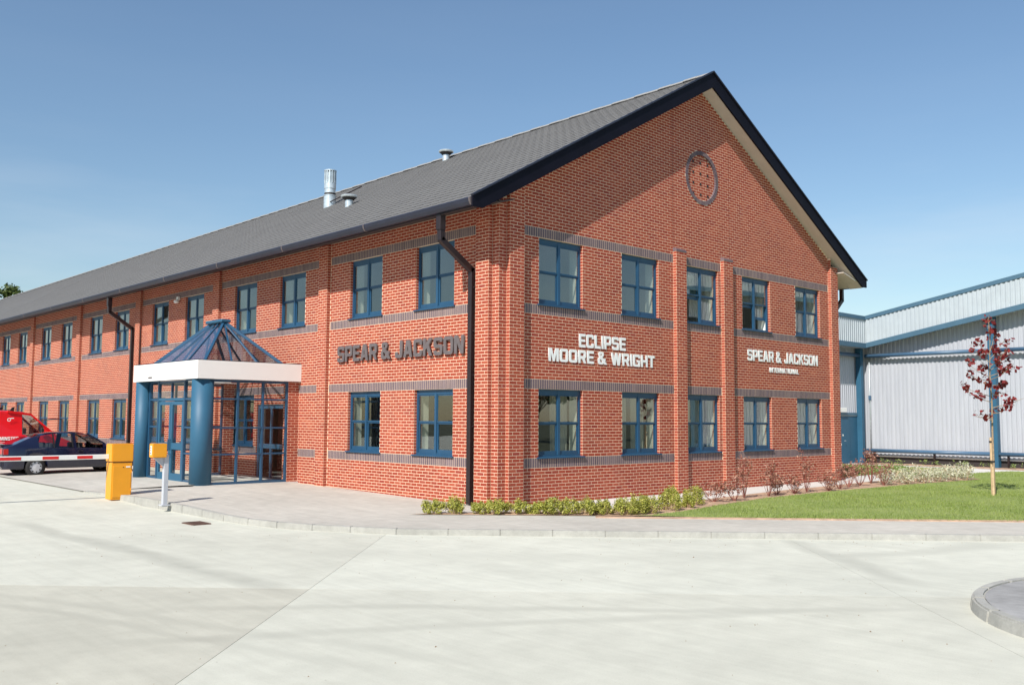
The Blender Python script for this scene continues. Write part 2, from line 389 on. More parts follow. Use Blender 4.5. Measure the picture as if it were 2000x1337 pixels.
# road: base sheet plus 45 degree concrete slabs
Dv = Vector((.7071, -.7071)); Nv = Vector((.7071, .7071))
def dn(d, n): return (Dv.x*d+Nv.x*n, Dv.y*d+Nv.y*n)
road = empty('road', kind='structure')
rb = MB()
xs = [-60+2*i for i in range(37)]; ys = [-46+1*i for i in range(107)]
for x in xs:
    for y in ys: rb.v.append((x, y, hroad(x, y)-.008))
ny = len(ys)
for i in range(len(xs)-1):
    for j in range(ny-1):
        if xs[i]+1 > 0 and ys[j] > -6: continue
        rb.f.append((i*ny+j, (i+1)*ny+j, (i+1)*ny+j+1, i*ny+j+1))
o = rb.build('road_base', M['road'], road, smooth=True); o['tone'] = .75
o2 = MB()
slabs = []
ds = [-22.75, -15.75, -8.75, -1.75, 5.25, 12.25, 19.25]; ns = [-34.9, -29.8, -24.7, -19.55, -14.45, -9.3, -3.6, 1.5]
tn = random.Random(5)
for a in range(len(ds)-1):
    for b in range(len(ns)-1):
        gp = .003
        d0, d1, n0, n1 = ds[a]+gp, ds[a+1]-gp, ns[b]+gp, ns[b+1]-gp
        P = [dn(d0, n0), dn(d1, n0), dn(d1, n1), dn(d0, n1)]
        if max(q[1] for q in P) > 5.4: 
            continue
        tone = .55+.35*tn.random()
        if ns[b] < -9.4 and ds[a] < -1.8: tone = .12+.15*tn.random()
        elif ns[b] < -9.4: tone = .62
        elif ds[a] > -2: tone = .92
        else: tone = .70
        slabs.append((P, tone))
for P, tone in slabs:
    o = flat('concrete_slab', P, -.1, M['road'], .03, road); o['tone'] = tone
jt = MB()
for d in ds[1:-1]:
    p, q = dn(d, ns[0]), dn(d, -3.7); jt.quad((p[0]-.01, p[1]-.01, -.104), (p[0]+.01, p[1]+.01, -.104), (q[0]+.01, q[1]+.01, -.104), (q[0]-.01, q[1]-.01, -.104))
for n in ns[1:-2]:
    p, q = dn(ds[0], n), dn(ds[-1], n); jt.quad((p[0]-.01, p[1]-.01, -.1035), (p[0]+.01, p[1]+.01, -.1035), (q[0]+.01, q[1]+.01, -.1035), (q[0]-.01, q[1]-.01, -.1035))
jt.build('joint_filler', M['joint'], road)
# thin joint lines across the drive
jd = MB()
def strip(mb, pts, w, hf, dz):
    for a, b in zip(pts, pts[1:]):
        v = Vector((b[0]-a[0], b[1]-a[1])).normalized(); s = Vector((-v.y, v.x))*w/2
        mb.add([(a[0]-s.x, a[1]-s.y, hf(*a)+dz), (b[0]-s.x, b[1]-s.y, hf(*b)+dz), (b[0]+s.x, b[1]+s.y, hf(*b)+dz), (a[0]+s.x, a[1]+s.y, hf(*a)+dz)], [(0,1,2,3)])
strip(jd, [(-14, 8.75), (-10, 8.72), (-5.85, 8.7)], .016, hroad, .003)
strip(jd, [(-5.82, y) for y in np.arange(8.75, 40, .5)], .016, hroad, .004)
jd.build('drive_joint', M['joint'], road)

# kerb line (road side), from the drive to the right
KL = [(-5.80, 8.7), (-5.62, 7.6), (-5.40, 6.5), (-5.28, 5.4), (-5.26, 4.2), (-5.27, 3.2), (-5.28, 2.2), (-5.22, 1.3), (-5.05, .5), (-4.78, -.3), (-4.42, -1.0), (-3.98, -1.72)]
K0 = Vector((-3.98, -1.78)); Kd = Vector((.7071, -.7071))
n0 = K0.dot(Nv); d0 = K0.dot(Dv)
KR = [dn(d0+.915*i, n0-.02*0) for i in range(0, 34)]
def off(pts, w):
    out = []
    for i, p in enumerate(pts):
        a = Vector(pts[max(0, i-1)]); b = Vector(pts[min(len(pts)-1, i+1)]); v = (b-a).normalized(); s = Vector((-v.y, v.x)); out.append((p[0]+s.x*w, p[1]+s.y*w))
    return out
KALL = KL[:-1]+KR
KIN = off(KALL, .125)
kerb = empty('kerb', kind='structure')
for i in range(len(KALL)-1):
    a, b, c, d = KALL[i], KALL[i+1], KIN[i+1], KIN[i]
    g_ = .0015
    va = Vector(a); vb = Vector(b); vc = Vector(c); vd = Vector(d); u = (vb-va).normalized()*g_; w = (vc-vd).normalized()*g_
    P = [va+u, vb-u, vc-w, vd+w]
    mb = MB(); top = [hpave(p.x, p.y)+(.004+tn.random()*.004) for p in P]
    hr = [hroad(p.x, p.y)-.03 for p in P]
    mb.add([(p.x, p.y, h) for p, h in zip(P, hr)]+[(p.x, p.y, t_) for p, t_ in zip(P, top)], [(3,2,1,0),(4,5,6,7),(0,1,5,4),(1,2,6,5),(2,3,7,6),(3,0,4,7)])
    mb.build('kerb_stone', M['kerb'], kerb, bevel=.009, seg=2)
strip_m = MB()
# pavement polygon (forecourt)
LAWN_E = [dn(d0+2.45+i*1.5, n0+2.2) for i in range(0, 16)]        # pavement / lawn edge
pav_poly = KIN[:]+[LAWN_E[-1]]+LAWN_E[::-1]+[(.6,-2.95), (-.6,-2.0), (-2.1,-.45), (-2.15,-.05), (-1.2,-.35), (-.2,-.95), (.6,-1.35), (.6,.3), (.3,.5), (.3,60), (-5.72,60), (-5.72,8.8)]
pv = sheet('pavement', lambda x, y: (x < .25 and x > -5.8 and y > 8.6), -5.8, .4, 8.6, 60.2, .4, hpave, M['pave'], 0)
# finer, exactly bounded piece by triangulated polygon strips
from mathutils.geometry import delaunay_2d_cdt
def region(name, outer, hf, mat, step=.6, parent=None, kind='structure', dz=0):
    xs = [p[0] for p in outer]; ys = [p[1] for p in outer]
    pts = [Vector(p) for p in outer]; n = len(pts)
    x = min(xs)+step/2
    while x < max(xs):
        y = min(ys)+step/2
        while y < max(ys):
            if inpoly(outer, x, y): pts.append(Vector((x+.01*math.sin(y*9), y+.01*math.cos(x*7))))
            y += step
        x += step
    vs, es, fs, _, _, _ = delaunay_2d_cdt(pts, [(i, (i+1) % n) for i in range(n)], [list(range(n))], 1, 1e-5)
    mb = MB(); mb.v = [(v.x, v.y, hf(v.x, v.y)+dz) for v in vs]; mb.f = [tuple(f) for f in fs]
    o = mb.build(name, mat, parent, smooth=True, fix=False)
    if o.data.polygons and o.data.polygons[0].normal.z < 0: o.data.flip_normals()
    if kind and parent is None: prop(o, kind=kind)
    return o
zero = lambda x, y: 0.
BEDF = [(-2.35, .05), (-1.2, -1.0), (0, -2.15), (.95, -3.08)]     # front edge of the shrub bed
fore = KIN[1:]+[dn(d0+31, n0+2.2)]+[dn(d0+4.2+i*3, n0+2.2) for i in range(8, -1, -1)]+[(.95,-3.08), (0,-2.15), (-1.2,-1.0), (-2.35,.05), (-1.5,-.2), (-.75,-.75), (0,-1.25), (1.2,-1.75), (1.2,.2), (.3,.3), (.3,8.6), (-5.70,8.6)]
region('forecourt', fore, hpave, M['pave'], .7, dz=0)
# path along the gable, second path beside the shed
PATH = [(1.2,.2), (1.2,-1.75), (2.6,-1.95), (4.5,-1.75), (6.5,-1.55), (9,-1.35), (12,-1.15), (15,-1.0), (19,-1.0), (23.5,-1.3), (25.4,-1.7), (25.4,-1.9), (26.5,-1.9), (26.5,5.4), (25.4,5.4), (25.3,.2), (22,.55), (18,.75), (15.3,.3)]
region('path', PATH, zero, M['path'], 1.2, dz=.003)
region('shed_apron', [(25.4,5.4), (26.5,5.4), (27.8,5.4), (27.8,6.2), (20,6.2), (20,5.4)], zero, M['path'], 1.5, dz=.001)
region('path_continuation', [(25.4,-1.9), (26.5,-1.9), (26.5,-24), (25.4,-24)], zero, M['path'], 2, dz=.002)
# planting beds
mb = MB()
for i in range(60):
    a_, b_ = d0+3.6+i*.47, d0+3.6+(i+1)*.47
    p, q, p2, q2 = dn(a_, n0+2.17), dn(b_, n0+2.17), dn(a_, n0+2.26+.02*math.sin(i*2.3)), dn(b_, n0+2.26+.02*math.sin(i*2.3+2.3))
    mb.add([(p[0], p[1], -.01), (q[0], q[1], -.01), (q[0]+.01, q[1]+.01, .012), (p[0]+.01, p[1]+.01, .012), (q2[0], q2[1], .03), (p2[0], p2[1], .03)], [(0,1,2,3), (3,2,4,5)])
prop(mb.build('turf_edge', M['soil'], fix=False), kind='structure')
BED = [(-2.35,.05), (-1.2,-1.0), (0,-2.15), (.95,-3.08), (1.25,-3.25), (2.4,-3.15), (3.9,-2.85), (6.6,-2.45), (10,-2.4), (14.6,-2.55), (19.0,-2.95), (19.6,-2.2), (19,-1.0), (15,-1.0), (12,-1.15), (9,-1.35), (6.5,-1.55), (4.5,-1.75), (2.6,-1.95), (1.2,-1.75), (0,-1.25), (-.75,-.75), (-1.5,-.2)]
sn = lambda x, y: .012+.018*math.sin(x*7+y*3)*math.sin(y*9)
region('planting_bed', BED, sn, M['soil'], .35)
region('shed_bed', [(26.5,5.3), (26.5,-24), (28.3,-24), (28.3,5.3)], sn, M['soil'], .6)
# lawns
LAWN = [(.95,-3.08), (1.25,-3.25), (2.4,-3.15), (3.9,-2.85), (6.6,-2.45), (10,-2.4), (14.6,-2.55), (19.0,-2.95), (19.6,-2.2), (19,-1.0), (23.5,-1.3), (25.4,-1.7), (25.4,-24), (22,-24), dn(d0+31, n0+2.2)]+[dn(d0+4.2+i*3, n0+2.2) for i in range(8, 0, -1)]
hl = lambda x, y: .015+.012*math.sin(x*1.3+y)*math.cos(y*1.1)
region('lawn', LAWN, hl, M['turf'], .6)
LAWN2 = [(15.3,.3), (18,.75), (22,.55), (25.3,.2), (25.4,5.4), (20,5.4), (15.3,5.4)]
region('side_lawn', LAWN2, hl, M['turf'], .6)
region('side_strip', [(15.1,5.4), (20,5.4), (20,30), (15.1,30)], hl, M['turf'], 3)
def blades(name, polys, dens, hgt, mat):
    V = []; T = []
    for poly in polys:
        xs = [p[0] for p in poly]; ys = [p[1] for p in poly]
        A = (max(xs)-min(xs))*(max(ys)-min(ys)); n = int(A*dens)
        X = rng.uniform(min(xs), max(xs), n); Y = rng.uniform(min(ys), max(ys), n)
        keep = np.zeros(n, bool); j = len(poly)-1
        for i in range(len(poly)):
            xi, yi = poly[i]; xj, yj = poly[j]
            cnd = ((yi > Y) != (yj > Y)) & (X < (xj-xi)*(Y-yi)/(yj-yi+1e-12)+xi); keep ^= cnd; j = i
        dist = np.hypot(X-CAM_POS.x, Y-CAM_POS.y); keep &= rng.random(n) < np.clip(26/dist, .25, 1)**1.5
        X = X[keep]; Y = Y[keep]; V.append(np.stack([X, Y], 1))
    P = np.concatenate(V); n = len(P); a = rng.uniform(0, 2*PI, n); h = hgt*rng.uniform(.5, 1.2, n)*(1+.6*(rng.random(n) > .985)); w = .006+.004*rng.random(n)
    dx = np.cos(a)*w; dy = np.sin(a)*w; l = rng.normal(0, .35, (n, 2))*h[:, None]
    z = np.full(n, .005)
    A_ = np.stack([P[:, 0]-dx, P[:, 1]-dy, z], 1); B_ = np.stack([P[:, 0]+dx, P[:, 1]+dy, z], 1); C_ = np.stack([P[:, 0]+l[:, 0], P[:, 1]+l[:, 1], z+h], 1)
    me = np_mesh(name, np.stack([A_, B_, C_], 1).reshape(-1, 3), np.arange(3*n).reshape(-1, 3)); face_attr(me, 'tone', np.clip(rng.random(n)*.55+.22+.22*np.sin(P[:, 0]*1.9+np.sin(P[:, 1]*1.3)*2)*np.sin(P[:, 1]*2.3+1), 0, 1))
    return prop(link(name, me, mat), 'short mown green grass covering the lawns beside the pavement', 'grass', kind='stuff')
blades('grass', [LAWN, LAWN2], 480, .05, M['grass'])

# round kerbed island bottom right
isl = wempty('traffic_island', (-1.9, -13.45, -.1), label='round raised concrete island with a curved kerb at the lower right corner', cat='traffic island')
NK = 22
for i in range(NK):
    a0 = 2*PI*i/NK+.004; a1 = 2*PI*(i+1)/NK-.004; mb = MB(); vs = []
    for z in (-.14, .03):
        for r in (2.6-.03*(z > 0), 2.44):
            for k in range(4):
                a = a0+(a1-a0)*k/3; vs.append((-1.9+r*math.cos(a), -13.45+r*math.sin(a), z))
    fs = []
    for k in range(3):
        fs += [(k, k+1, 9+k, 8+k), (4+k, 12+k, 13+k, 5+k), (8+k, 9+k, 13+k, 12+k), (k, 4+k, 5+k, k+1)]
    fs += [(0, 8, 12, 4), (3, 7, 15, 11)]
    mb.add(vs, fs); mb.build('kerb_stone', M['kerb'], isl, bevel=.02, seg=2)
mb = MB(); mb.add([(-1.9+2.44*math.cos(2*PI*k/64), -13.45+2.44*math.sin(2*PI*k/64), .018) for k in range(64)], [tuple(range(64))]); mb.build('island_top', M['isle'], isl)

# grit and small debris lying on the road
gm_ = MB(); rg = random.Random(3)
for i in range(420):
    a_ = rg.uniform(-7, 12); b_ = rg.uniform(-15.5, -4.6)
    if rg.random() < .35: b_ = -4.3-abs(rg.gauss(0, .25))
    x_, y_ = dn(a_, b_); q_ = rg.uniform(.004, .012)*(1.8 if rg.random() > .96 else 1)
    gm_.add([(x_-q_, y_-q_*.6, -.101), (x_+q_, y_-q_*.4, -.101), (x_+q_*.3, y_+q_, -.101), (x_, y_, -.1+q_*.8)], [(0,1,3), (1,2,3), (2,0,3)])
prop(gm_.build('grit', M['bark'], fix=False), 'tiny stones and grit scattered over the concrete road', 'grit', kind='stuff')

# gully grate
gy = wempty('gully_grate', (-5.86, 2.2, -.1), label='rusty iron gully grate set in the road just below the kerb', cat='drain grate')
mb = MB(); cx, cy = -5.86, 2.15
for s_ in (-1, 1):
    mb.box((cx-.17, cy+s_*.26-.02, -.12), (cx+.17, cy+s_*.26+.02, -.093)); mb.box((cx+s_*.17-.02, cy-.235, -.12), (cx+s_*.17+.02, cy+.235, -.0933))
mb.build('grate_frame', M['drain'], gy)
MB().quad((cx-.18, cy-.28, -.098), (cx+.18, cy-.28, -.098), (cx+.18, cy+.28, -.098), (cx-.18, cy+.28, -.098)).build('pit', M['slot'], gy)
bm_ = MB().box((-.18, -.012, 0), (.18, .012, .012)).mesh('bar')
for k in range(9): link('grate_bar', bm_, M['drain'], gy, (0, -.05-.22+.055*k, -.002+.003))

# ------------------------------------------------------------------ brickwork
CO = .075
bricks = {'red': [], 'blue': []}      # (center pos, s axis, normal, up, length, height, kind)
panels = MB()
def face(o, sd, nd, s0, s1, c0, c1, ivf=None, holes=(), phase=0., bands=(), bandclip=None, inset=.002):
    """lay stretcher courses c0..c1 on the plane through o (3d), along sd, outward normal nd."""
    o = Vector(o); sd = Vector(sd); nd = Vector(nd)
    for c in range(c0, c1):
        zc = (c+.5)*CO
        iv = ivf(zc) if ivf else [(s0, s1)]
        iv = [(max(a, s0)+inset, min(b, s1)-inset) for a, b in iv]
        inband = any(b0 <= c < b0+3 for b0 in bands)
        for h0, h1, hc0, hc1 in holes:
            if hc0 <= c < hc1:
                nv = []
                for a, b in iv:
                    if h1 <= a or h0 >= b: nv.append((a, b))
                    else:
                        if h0-a > .01: nv.append((a, h0-inset))
                        if b-h1 > .01: nv.append((h1+inset, b))
                iv = nv
        if inband:
            if c in bands:
                for a, b in iv:
                    k = math.ceil((a-.04)/.075)
                    while (k)*.075 < b-.02:
                        x0 = max(k*.075+.004, a); x1 = min((k+1)*.075-.004, b)
                        if x1-x0 > .02:
                            bricks['blue'].append((o+sd*((x0+x1)/2)+Vector((0, 0, (c+1.5)*CO)), sd, nd, x1-x0, .217, 's'))
                        k += 1
            continue
        ph = phase+(.1125 if c % 2 else 0)
        for a, b in iv:
            k = math.floor((a-ph)/.225)
            while ph+k*.225 < b:
                x0 = max(ph+k*.225+.0055, a); x1 = min(ph+(k+1)*.225-.0055, b)
                if x1-x0 > .02:
                    bricks['red'].append((o+sd*((x0+x1)/2)+Vector((0, 0, zc)), sd, nd, x1-x0, .064, 'r'))
                k += 1
def mpanel(o, sd, nd, s0, s1, z0, z1, holes=(), ztop=None, back=.0014):
    """mortar plane with rectangular holes (s0,s1,z0,z1); ztop: list of (s,z) for gable outline"""
    o = Vector(o)-Vector(nd)*back; sd = Vector(sd)
    ss = sorted(set([s0, s1]+[h for H in holes for h in H[:2] if s0 < h < s1]+([p[0] for p in ztop if s0 < p[0] < s1] if ztop else [])))
    zs = sorted(set([z0, z1]+[h for H in holes for h in H[2:] if z0 < h < z1]))
    P = lambda s, z: tuple(o+sd*s+Vector((0, 0, z)))
    for a, b in zip(ss, ss[1:]):
        for c, d in zip(zs, zs[1:]):
            ms, mz = (a+b)/2, (c+d)/2
            if any(H[0] < ms < H[1] and H[2] < mz < H[3] for H in holes): continue
            panels.quad(P(a, c), P(b, c), P(b, d), P(a, d))
    if ztop:
        def zt(s):
            for (p, q), (r, t) in zip(ztop, ztop[1:]):
                if p <= s <= r: return q+(t-q)*(s-p)/(r-p)
        for a, b in zip(ss, ss[1:]): panels.quad(P(a, z1), P(b, z1), P(b, zt(b)), P(a, zt(a)))
X, Y = (1, 0, 0), (0, 1, 0); NX, NY = (-1, 0, 0), (0, -1, 0)
BANDS = (11, 35, 58, 82)
WZ = [(14, 35), (61, 82)]
GW, GC = 15.025, 7.625                # gable width, ridge x
RS, RZ0, RX0 = .5675, 6.65, -1.149    # roof slope
zr = lambda x: RZ0+RS*((x if x < GC else 2*GC-x)-RX0)
BARGE = .42
zs_ = lambda x: zr(x)-BARGE
PW = 1.49
GWIN = [1.245, 4.18, 6.88, 9.57, 12.515]
GPIL = [6.3, 8.5]
PER = 6.72
LPIL = [7.0+PER*k for k in range(6)]
LWIN = []
for k in range(7):
    s = .675 if k == 0 else LPIL[k-1]+.45
    LWIN += [(s+.90, s+.90+PW), (s+3.84, s+3.84+PW)]
LEND = 46.5
LTOP = 85.6*CO
door_open = (9.55, 11.05)
holes_g = [(w, w+PW, a, b) for w in GWIN for a, b in WZ]
holes_l = []
for i, (a, b) in enumerate(LWIN):
    for fl, (c0, c1) in enumerate(WZ):
        if fl == 0 and i == 2: continue
        holes_l.append((a, b, c0, c1))
holes_l.append((door_open[0]-.1, door_open[1]+.05, 0, 31))
# gable
CX, CZ, CR = 7.65, 8.71, .765
def gable_iv(zc):
    a, b = .675, 14.575
    if zc > 6.9:
        xl = RX0+(zc+BARGE-RZ0)/RS; a = max(a, xl+.02); b = min(b, 2*GC-xl-.02)
        if zc > zs_(.675): a = xl+.02
        if zc > zs_(14.575): b = 2*GC-xl-.02
    if b <= a: return []
    iv = [(a, b)]
    if abs(zc-CZ) < CR:
        w = math.sqrt(CR*CR-(zc-CZ)**2); iv = [(a, CX-w), (CX+w, b)]
    return iv
hp = [(p, p+.45, 0, 86) for p in GPIL]
face((0,0,0), X, NY, .675, 14.575, 0, 152, gable_iv, holes_g+hp, .0, BANDS)
gt = [(.675, zs_(.675)), (GC, zs_(GC)), (14.575, zs_(14.575))]
# ring opening approximated in the mortar plane by a square hole, closed by a recessed disc
mpanel((0,0,0), X, NY, .675, 14.575, -.15, 7.6, [(a, b, c*CO, d*CO) for a, b, c, d in holes_g])
def gp(x, z): return (x, .0014, z)
zt_ = zs_
seg = 48
# gable triangle above 7.6 with circular opening
xl0 = RX0+(7.6+BARGE-RZ0)/RS
from mathutils.geometry import tessellate_polygon
outer = [(.675, 7.6), (14.575, 7.6)]
outer = [(xl0, 7.6), (2*GC-xl0, 7.6), (GC, zs_(GC))]
circ = [(CX+(CR-.06)*math.cos(-2*PI*i/seg), CZ+(CR-.06)*math.sin(-2*PI*i/seg)) for i in range(seg)]
tr = tessellate_polygon([[Vector((p[0], p[1], 0)) for p in outer], [Vector((p[0], p[1], 0)) for p in circ]])
allp = outer+circ
panels.add([gp(*p) for p in allp], tr)
# recessed disc
panels.add([(CX+CR*math.cos(2*PI*i/seg), .0414, CZ+CR*math.sin(2*PI*i/seg)) for i in range(seg)], [tuple(range(seg))])
Ri = CR-.112
def disc_iv(zc):
    if abs(zc-CZ) >= Ri: return []
    w = math.sqrt(Ri*Ri-(zc-CZ)**2); return [(CX-w, CX+w)]
face((0,.04,0), X, NY, CX-Ri, CX+Ri, 106, 126, disc_iv)
# gable pilasters
for p in GPIL:
    mpanel((0,-.1125,0), X, NY, p, p+.45, -.15, 86*CO); face((0,-.1125,0), X, NY, p, p+.45, 0, 86, phase=p)
    mpanel((p,-.1125,0), Y, NX, 0, .1125, -.15, 86*CO); face((p,-.1125,0), Y, NX, 0, .1125, 0, 86, phase=.0)
    panels.quad((p+.443,-.1055,-.15), (p+.443,.01,-.15), (p+.443,.01,6.45), (p+.443,-.1055,6.45))
# corner piers (near corner, stepped) : L1 R1 L2 R2 L3 R3
TG = 92
def pz(x): return zs_(x)
mpanel((-.1125,0,0), Y, NX, .225, .675, -.15, 6.75); face((-.1125,0,0), Y, NX, .225, .675, 0, 92, phase=.225)
mpanel((0,.225,0), X, NY, -.1125, 0, -.15, 6.8); face((0,.225,0), X, NY, -.1125, 0, 0, 90, phase=-.1125)
mpanel((0,0,0), Y, NX, 0, .225, -.15, 6.9); face((0,0,0), Y, NX, 0, .225, 0, 91, phase=0)
mpanel((0,0,0), X, NY, 0, .225, -.15, 6.95); face((0,0,0), X, NY, 0, .225, 0, 92, phase=0)
mpanel((.225,-.1125,0), Y, NX, 0, .1125, -.15, 7.1); face((.225,-.1125,0), Y, NX, 0, .1125, 0, 94, phase=0)
mpanel((0,-.1125,0), X, NY, .225, .675, -.15, 7.28); face((0,-.1125,0), X, NY, .225, .675, 0, 97, phase=.225)
panels.quad((.668,-.1055,-.15), (.668,.01,-.15), (.668,.01,7.28), (.668,-.1055,7.28))
panels.quad((-.1055,.668,-.15), (.01,.668,-.15), (.01,.668,6.8), (-.1055,.668,6.8))
# far gable pier
mpanel((0,-.1125,0), X, NY, 14.575, GW, -.15, zs_(GW)-.03); face((0,-.1125,0), X, NY, 14.575, GW, 0, 93, phase=14.575)
mpanel((14.575,-.1125,0), Y, NX, 0, .1125, -.15, zs_(14.575)); face((14.575,-.1125,0), Y, NX, 0, .1125, 0, 96)
# long wall
hl_ = [(p, p+.45, 0, 95) for p in LPIL]
face((0,0,0), Y, NX, .675, LEND, 0, 91, None, holes_l+hl_, .0, BANDS)
mpanel((0,0,0), Y, NX, .675, LEND, -.15, 6.85, [(a, b, max(c*CO, -.2 if c == 0 else 0), d*CO) for a, b, c, d in holes_l])
for p in LPIL:
    mpanel((-.1125,0,0), Y, NX, p, p+.45, -.15, 6.78); face((-.1125,0,0), Y, NX, p, p+.45, 0, 90, phase=p)
    mpanel((0,p,0), X, NY, -.1125, 0, -.15, 6.78); face((0,p,0), X, NY, -.1125, 0, 0, 90, phase=-.1125)
    panels.quad((-.1055,p+.443,-.15), (.01,p+.443,-.15), (.01,p+.443,6.8), (-.1055,p+.443,6.8))
# brick nib of the porch (both sides)
face((0,8.575,0), X, NY, -.345, 0, 0, 40, phase=-.345, bands=()); mpanel((0,8.575,0), X, NY, -.345, 0, -.1, 3.0)
panels.quad((-.3436,8.5764,-.1), (-.3436,8.85,-.1), (-.3436,8.85,3), (-.3436,8.5764,3)); panels.quad((-.345,8.85,-.1), (0,8.85,-.1), (0,8.85,3), (-.345,8.85,3))
panels.add([(x, y, z) for z in (-.1, 3) for x, y in ((-.3436,12.6014), (0,12.6014), (0,12.8486), (-.3436,12.8486))], [(0,1,5,4),(1,2,6,5),(2,3,7,6),(3,0,4,7)])
face((0,12.6,0), X, NY, -.345, 0, 0, 40, phase=-.345)
face((-.345,12.6,0), Y, NX, 0, .25, 0, 40); face((-.345,8.575,0), Y, NX, 0, .275, 0, 40)
# window jambs in brick and heads/cills
RV = .10
for (a, b, c0, c1) in holes_g:
    z0, z1 = c0*CO, c1*CO
    face((b,0,0), Y, NX, .003, RV, c0, c1, phase=0); face((a,0,0), Y, X, .003, RV, c0, c1, phase=0)
    for x, s_ in ((b, .0014), (a, -.0014)): panels.quad((x+s_,.0014,z0), (x+s_,RV+.02,z0), (x+s_,RV+.02,z1), (x+s_,.0014,z1))
    panels.quad((a,.005,z1+.004), (b,.005,z1+.004), (b,RV+.02,z1+.004), (a,RV+.02,z1+.004)); panels.quad((a,.005,z0-.004), (b,.005,z0-.004), (b,RV+.02,z0-.004), (a,RV+.02,z0-.004))
for (a, b, c0, c1) in holes_l:
    z0, z1 = c0*CO, c1*CO
    face((0,a,0), X, Y, .003, RV, c0, c1, phase=0); face((0,b,0), X, NY, .003, RV, c0, c1, phase=0)
    for y, s_ in ((b, .0014), (a, -.0014)): panels.quad((.0014,y+s_,z0), (RV+.02,y+s_,z0), (RV+.02,y+s_,z1), (.0014,y+s_,z1))
    panels.quad((.005,a,z1+.004), (.005,b,z1+.004), (RV+.02,b,z1+.004), (RV+.02,a,z1+.004)); panels.quad((.005,a,z0-.004), (.005,b,z0-.004), (RV+.02,b,z0-.004), (RV+.02,a,z0-.004))

bld = empty('office_building', label='long two storey red brick office building with grey tiled roof and blue sash windows', cat='building')
panels.build('wall', M['mortar'], bld, fix=False)
DEP = .014
def brick_arrays(lst):
    P = np.array([b[0] for b in lst]); Sx = np.array([b[1] for b in lst]); N = np.array([b[2] for b in lst])
    L = np.array([b[3] for b in lst])[:, None]/2; H = np.array([b[4] for b in lst])[:, None]/2
    U = np.array([[0, 0, 1.]]); n = len(lst)
    jit = rng.uniform(-.0004, .0004, (n, 1))
    fr = N*jit; bk = -N*DEP; ch = .0004
    F0 = [P+fr-Sx*(L-ch)-U*(H-ch), P+fr+Sx*(L-ch)-U*(H-ch), P+fr+Sx*(L-ch)+U*(H-ch), P+fr-Sx*(L-ch)+U*(H-ch)]
    F1 = [P+bk-Sx*L-U*H, P+bk+Sx*L-U*H, P+bk+Sx*L+U*H, P+bk-Sx*L+U*H]
    V = np.stack(F0+F1, 1).reshape(-1, 3)
    cross = np.cross(Sx, np.tile(U, (n, 1))); flip = (cross*N).sum(1) < 0
    q = np.array([[0,1,2,3],[1,0,4,5],[2,1,5,6],[3,2,6,7],[0,3,7,4]])
    F = (q[None]+np.arange(n)[:, None, None]*8); F[flip] = F[flip][:, :, ::-1]
    return V, F.reshape(-1, 4)
def score(b):
    p = b[0]; v = CAM_POS-p; d = v.length
    c = v.dot(b[2])/d
    if c <= 0: return -1
    q = p-CAM_POS; zc = q.dot(fwd)
    u = q.dot(r2)/zc*CAM_F; w = q.dot(u2)/zc*CAM_F
    if abs(u) > 990 or abs(w) > 660: return -1
    return b[3]*b[4]*c/d/d
MATK = {'red': ('brick', 'brick_o', 'brick', 'brickwork'), 'blue': ('blue', 'blue_o', 'soldier_brick', 'soldier_courses')}
shared = {}
for k in ('red', 'blue'):
    L = bricks[k]; full = .2149 if k == 'red' else .0669
    sc = sorted(range(len(L)), key=lambda i: -(score(L[i]) if abs(L[i][3]-(.214 if k == 'red' else .067)) < .0012 and abs(L[i][2].z) < .1 else -1))
    pick = set(sc[:300])
    rest = [b for i, b in enumerate(L) if i not in pick]
    V, F = brick_arrays(rest)
    me = np_mesh(MATK[k][3], V, F); face_attr(me, 'tone', np.repeat(rng.random(len(rest)), 5))
    o = link(MATK[k][3], me, M[MATK[k][0]], bld); o['kind'] = 'stuff'
    ln, ht = (.214, .064) if k == 'red' else (.067, .217)
    V, F = brick_arrays([(Vector((0,0,0)), Vector(X), Vector(NY), ln, ht, '')]); me = np_mesh(MATK[k][2], V, F)
    for i in sorted(pick):
        b = L[i]; rz = 0 if abs(b[2].y) > .5 else -PI/2
        if b[2].x > .5: rz = PI/2
        if b[2].y > .5: rz = PI
        link(MATK[k][2], me, M[MATK[k][1]], bld, b[0], (0, 0, rz))
# ring of blue bricks round the gable disc
NR = 58
mb = MB(); a = PI/NR*.86
mb.prism([((CR-.112)*math.sin(-a), (CR-.112)*math.cos(a)), ((CR-.112)*math.sin(a), (CR-.112)*math.cos(a)), (CR*math.sin(a), CR*math.cos(a)), (CR*math.sin(-a), CR*math.cos(a))], 'y', -.012, .05)
me = mb.mesh('ring_brick')
for i in range(NR): link('ring_brick', me, M['blue_o'], bld, (CX, 0, CZ), (0, 2*PI*i/NR, 0))
hb = MB().box((-.033, -.003, -.033), (.033, .01, .033)).mesh('vent_brick_hole')
for i in range(3):
    for j in range(4): link('vent_hole', hb, M['slot'], bld, (CX-.02+(i-1)*.338, .032, CZ-.02+(j-1.5)*.30))
# pilaster caps
for p in GPIL:
    MB().prism([(.02, 6.455), (-.118, 6.455), (-.118, 6.515), (.02, 6.575)], 'x', p-.004, p+.454).build('pilaster_cap', M['blue_o'], bld, bevel=.004)
# movement joints above the pilasters
for x_ in (6.305, 8.955): MB().box((x_-.006, -.0008, 6.60), (x_+.006, .01, zs_(x_)-.02)).build('movement_joint', M['joint_red'], bld)
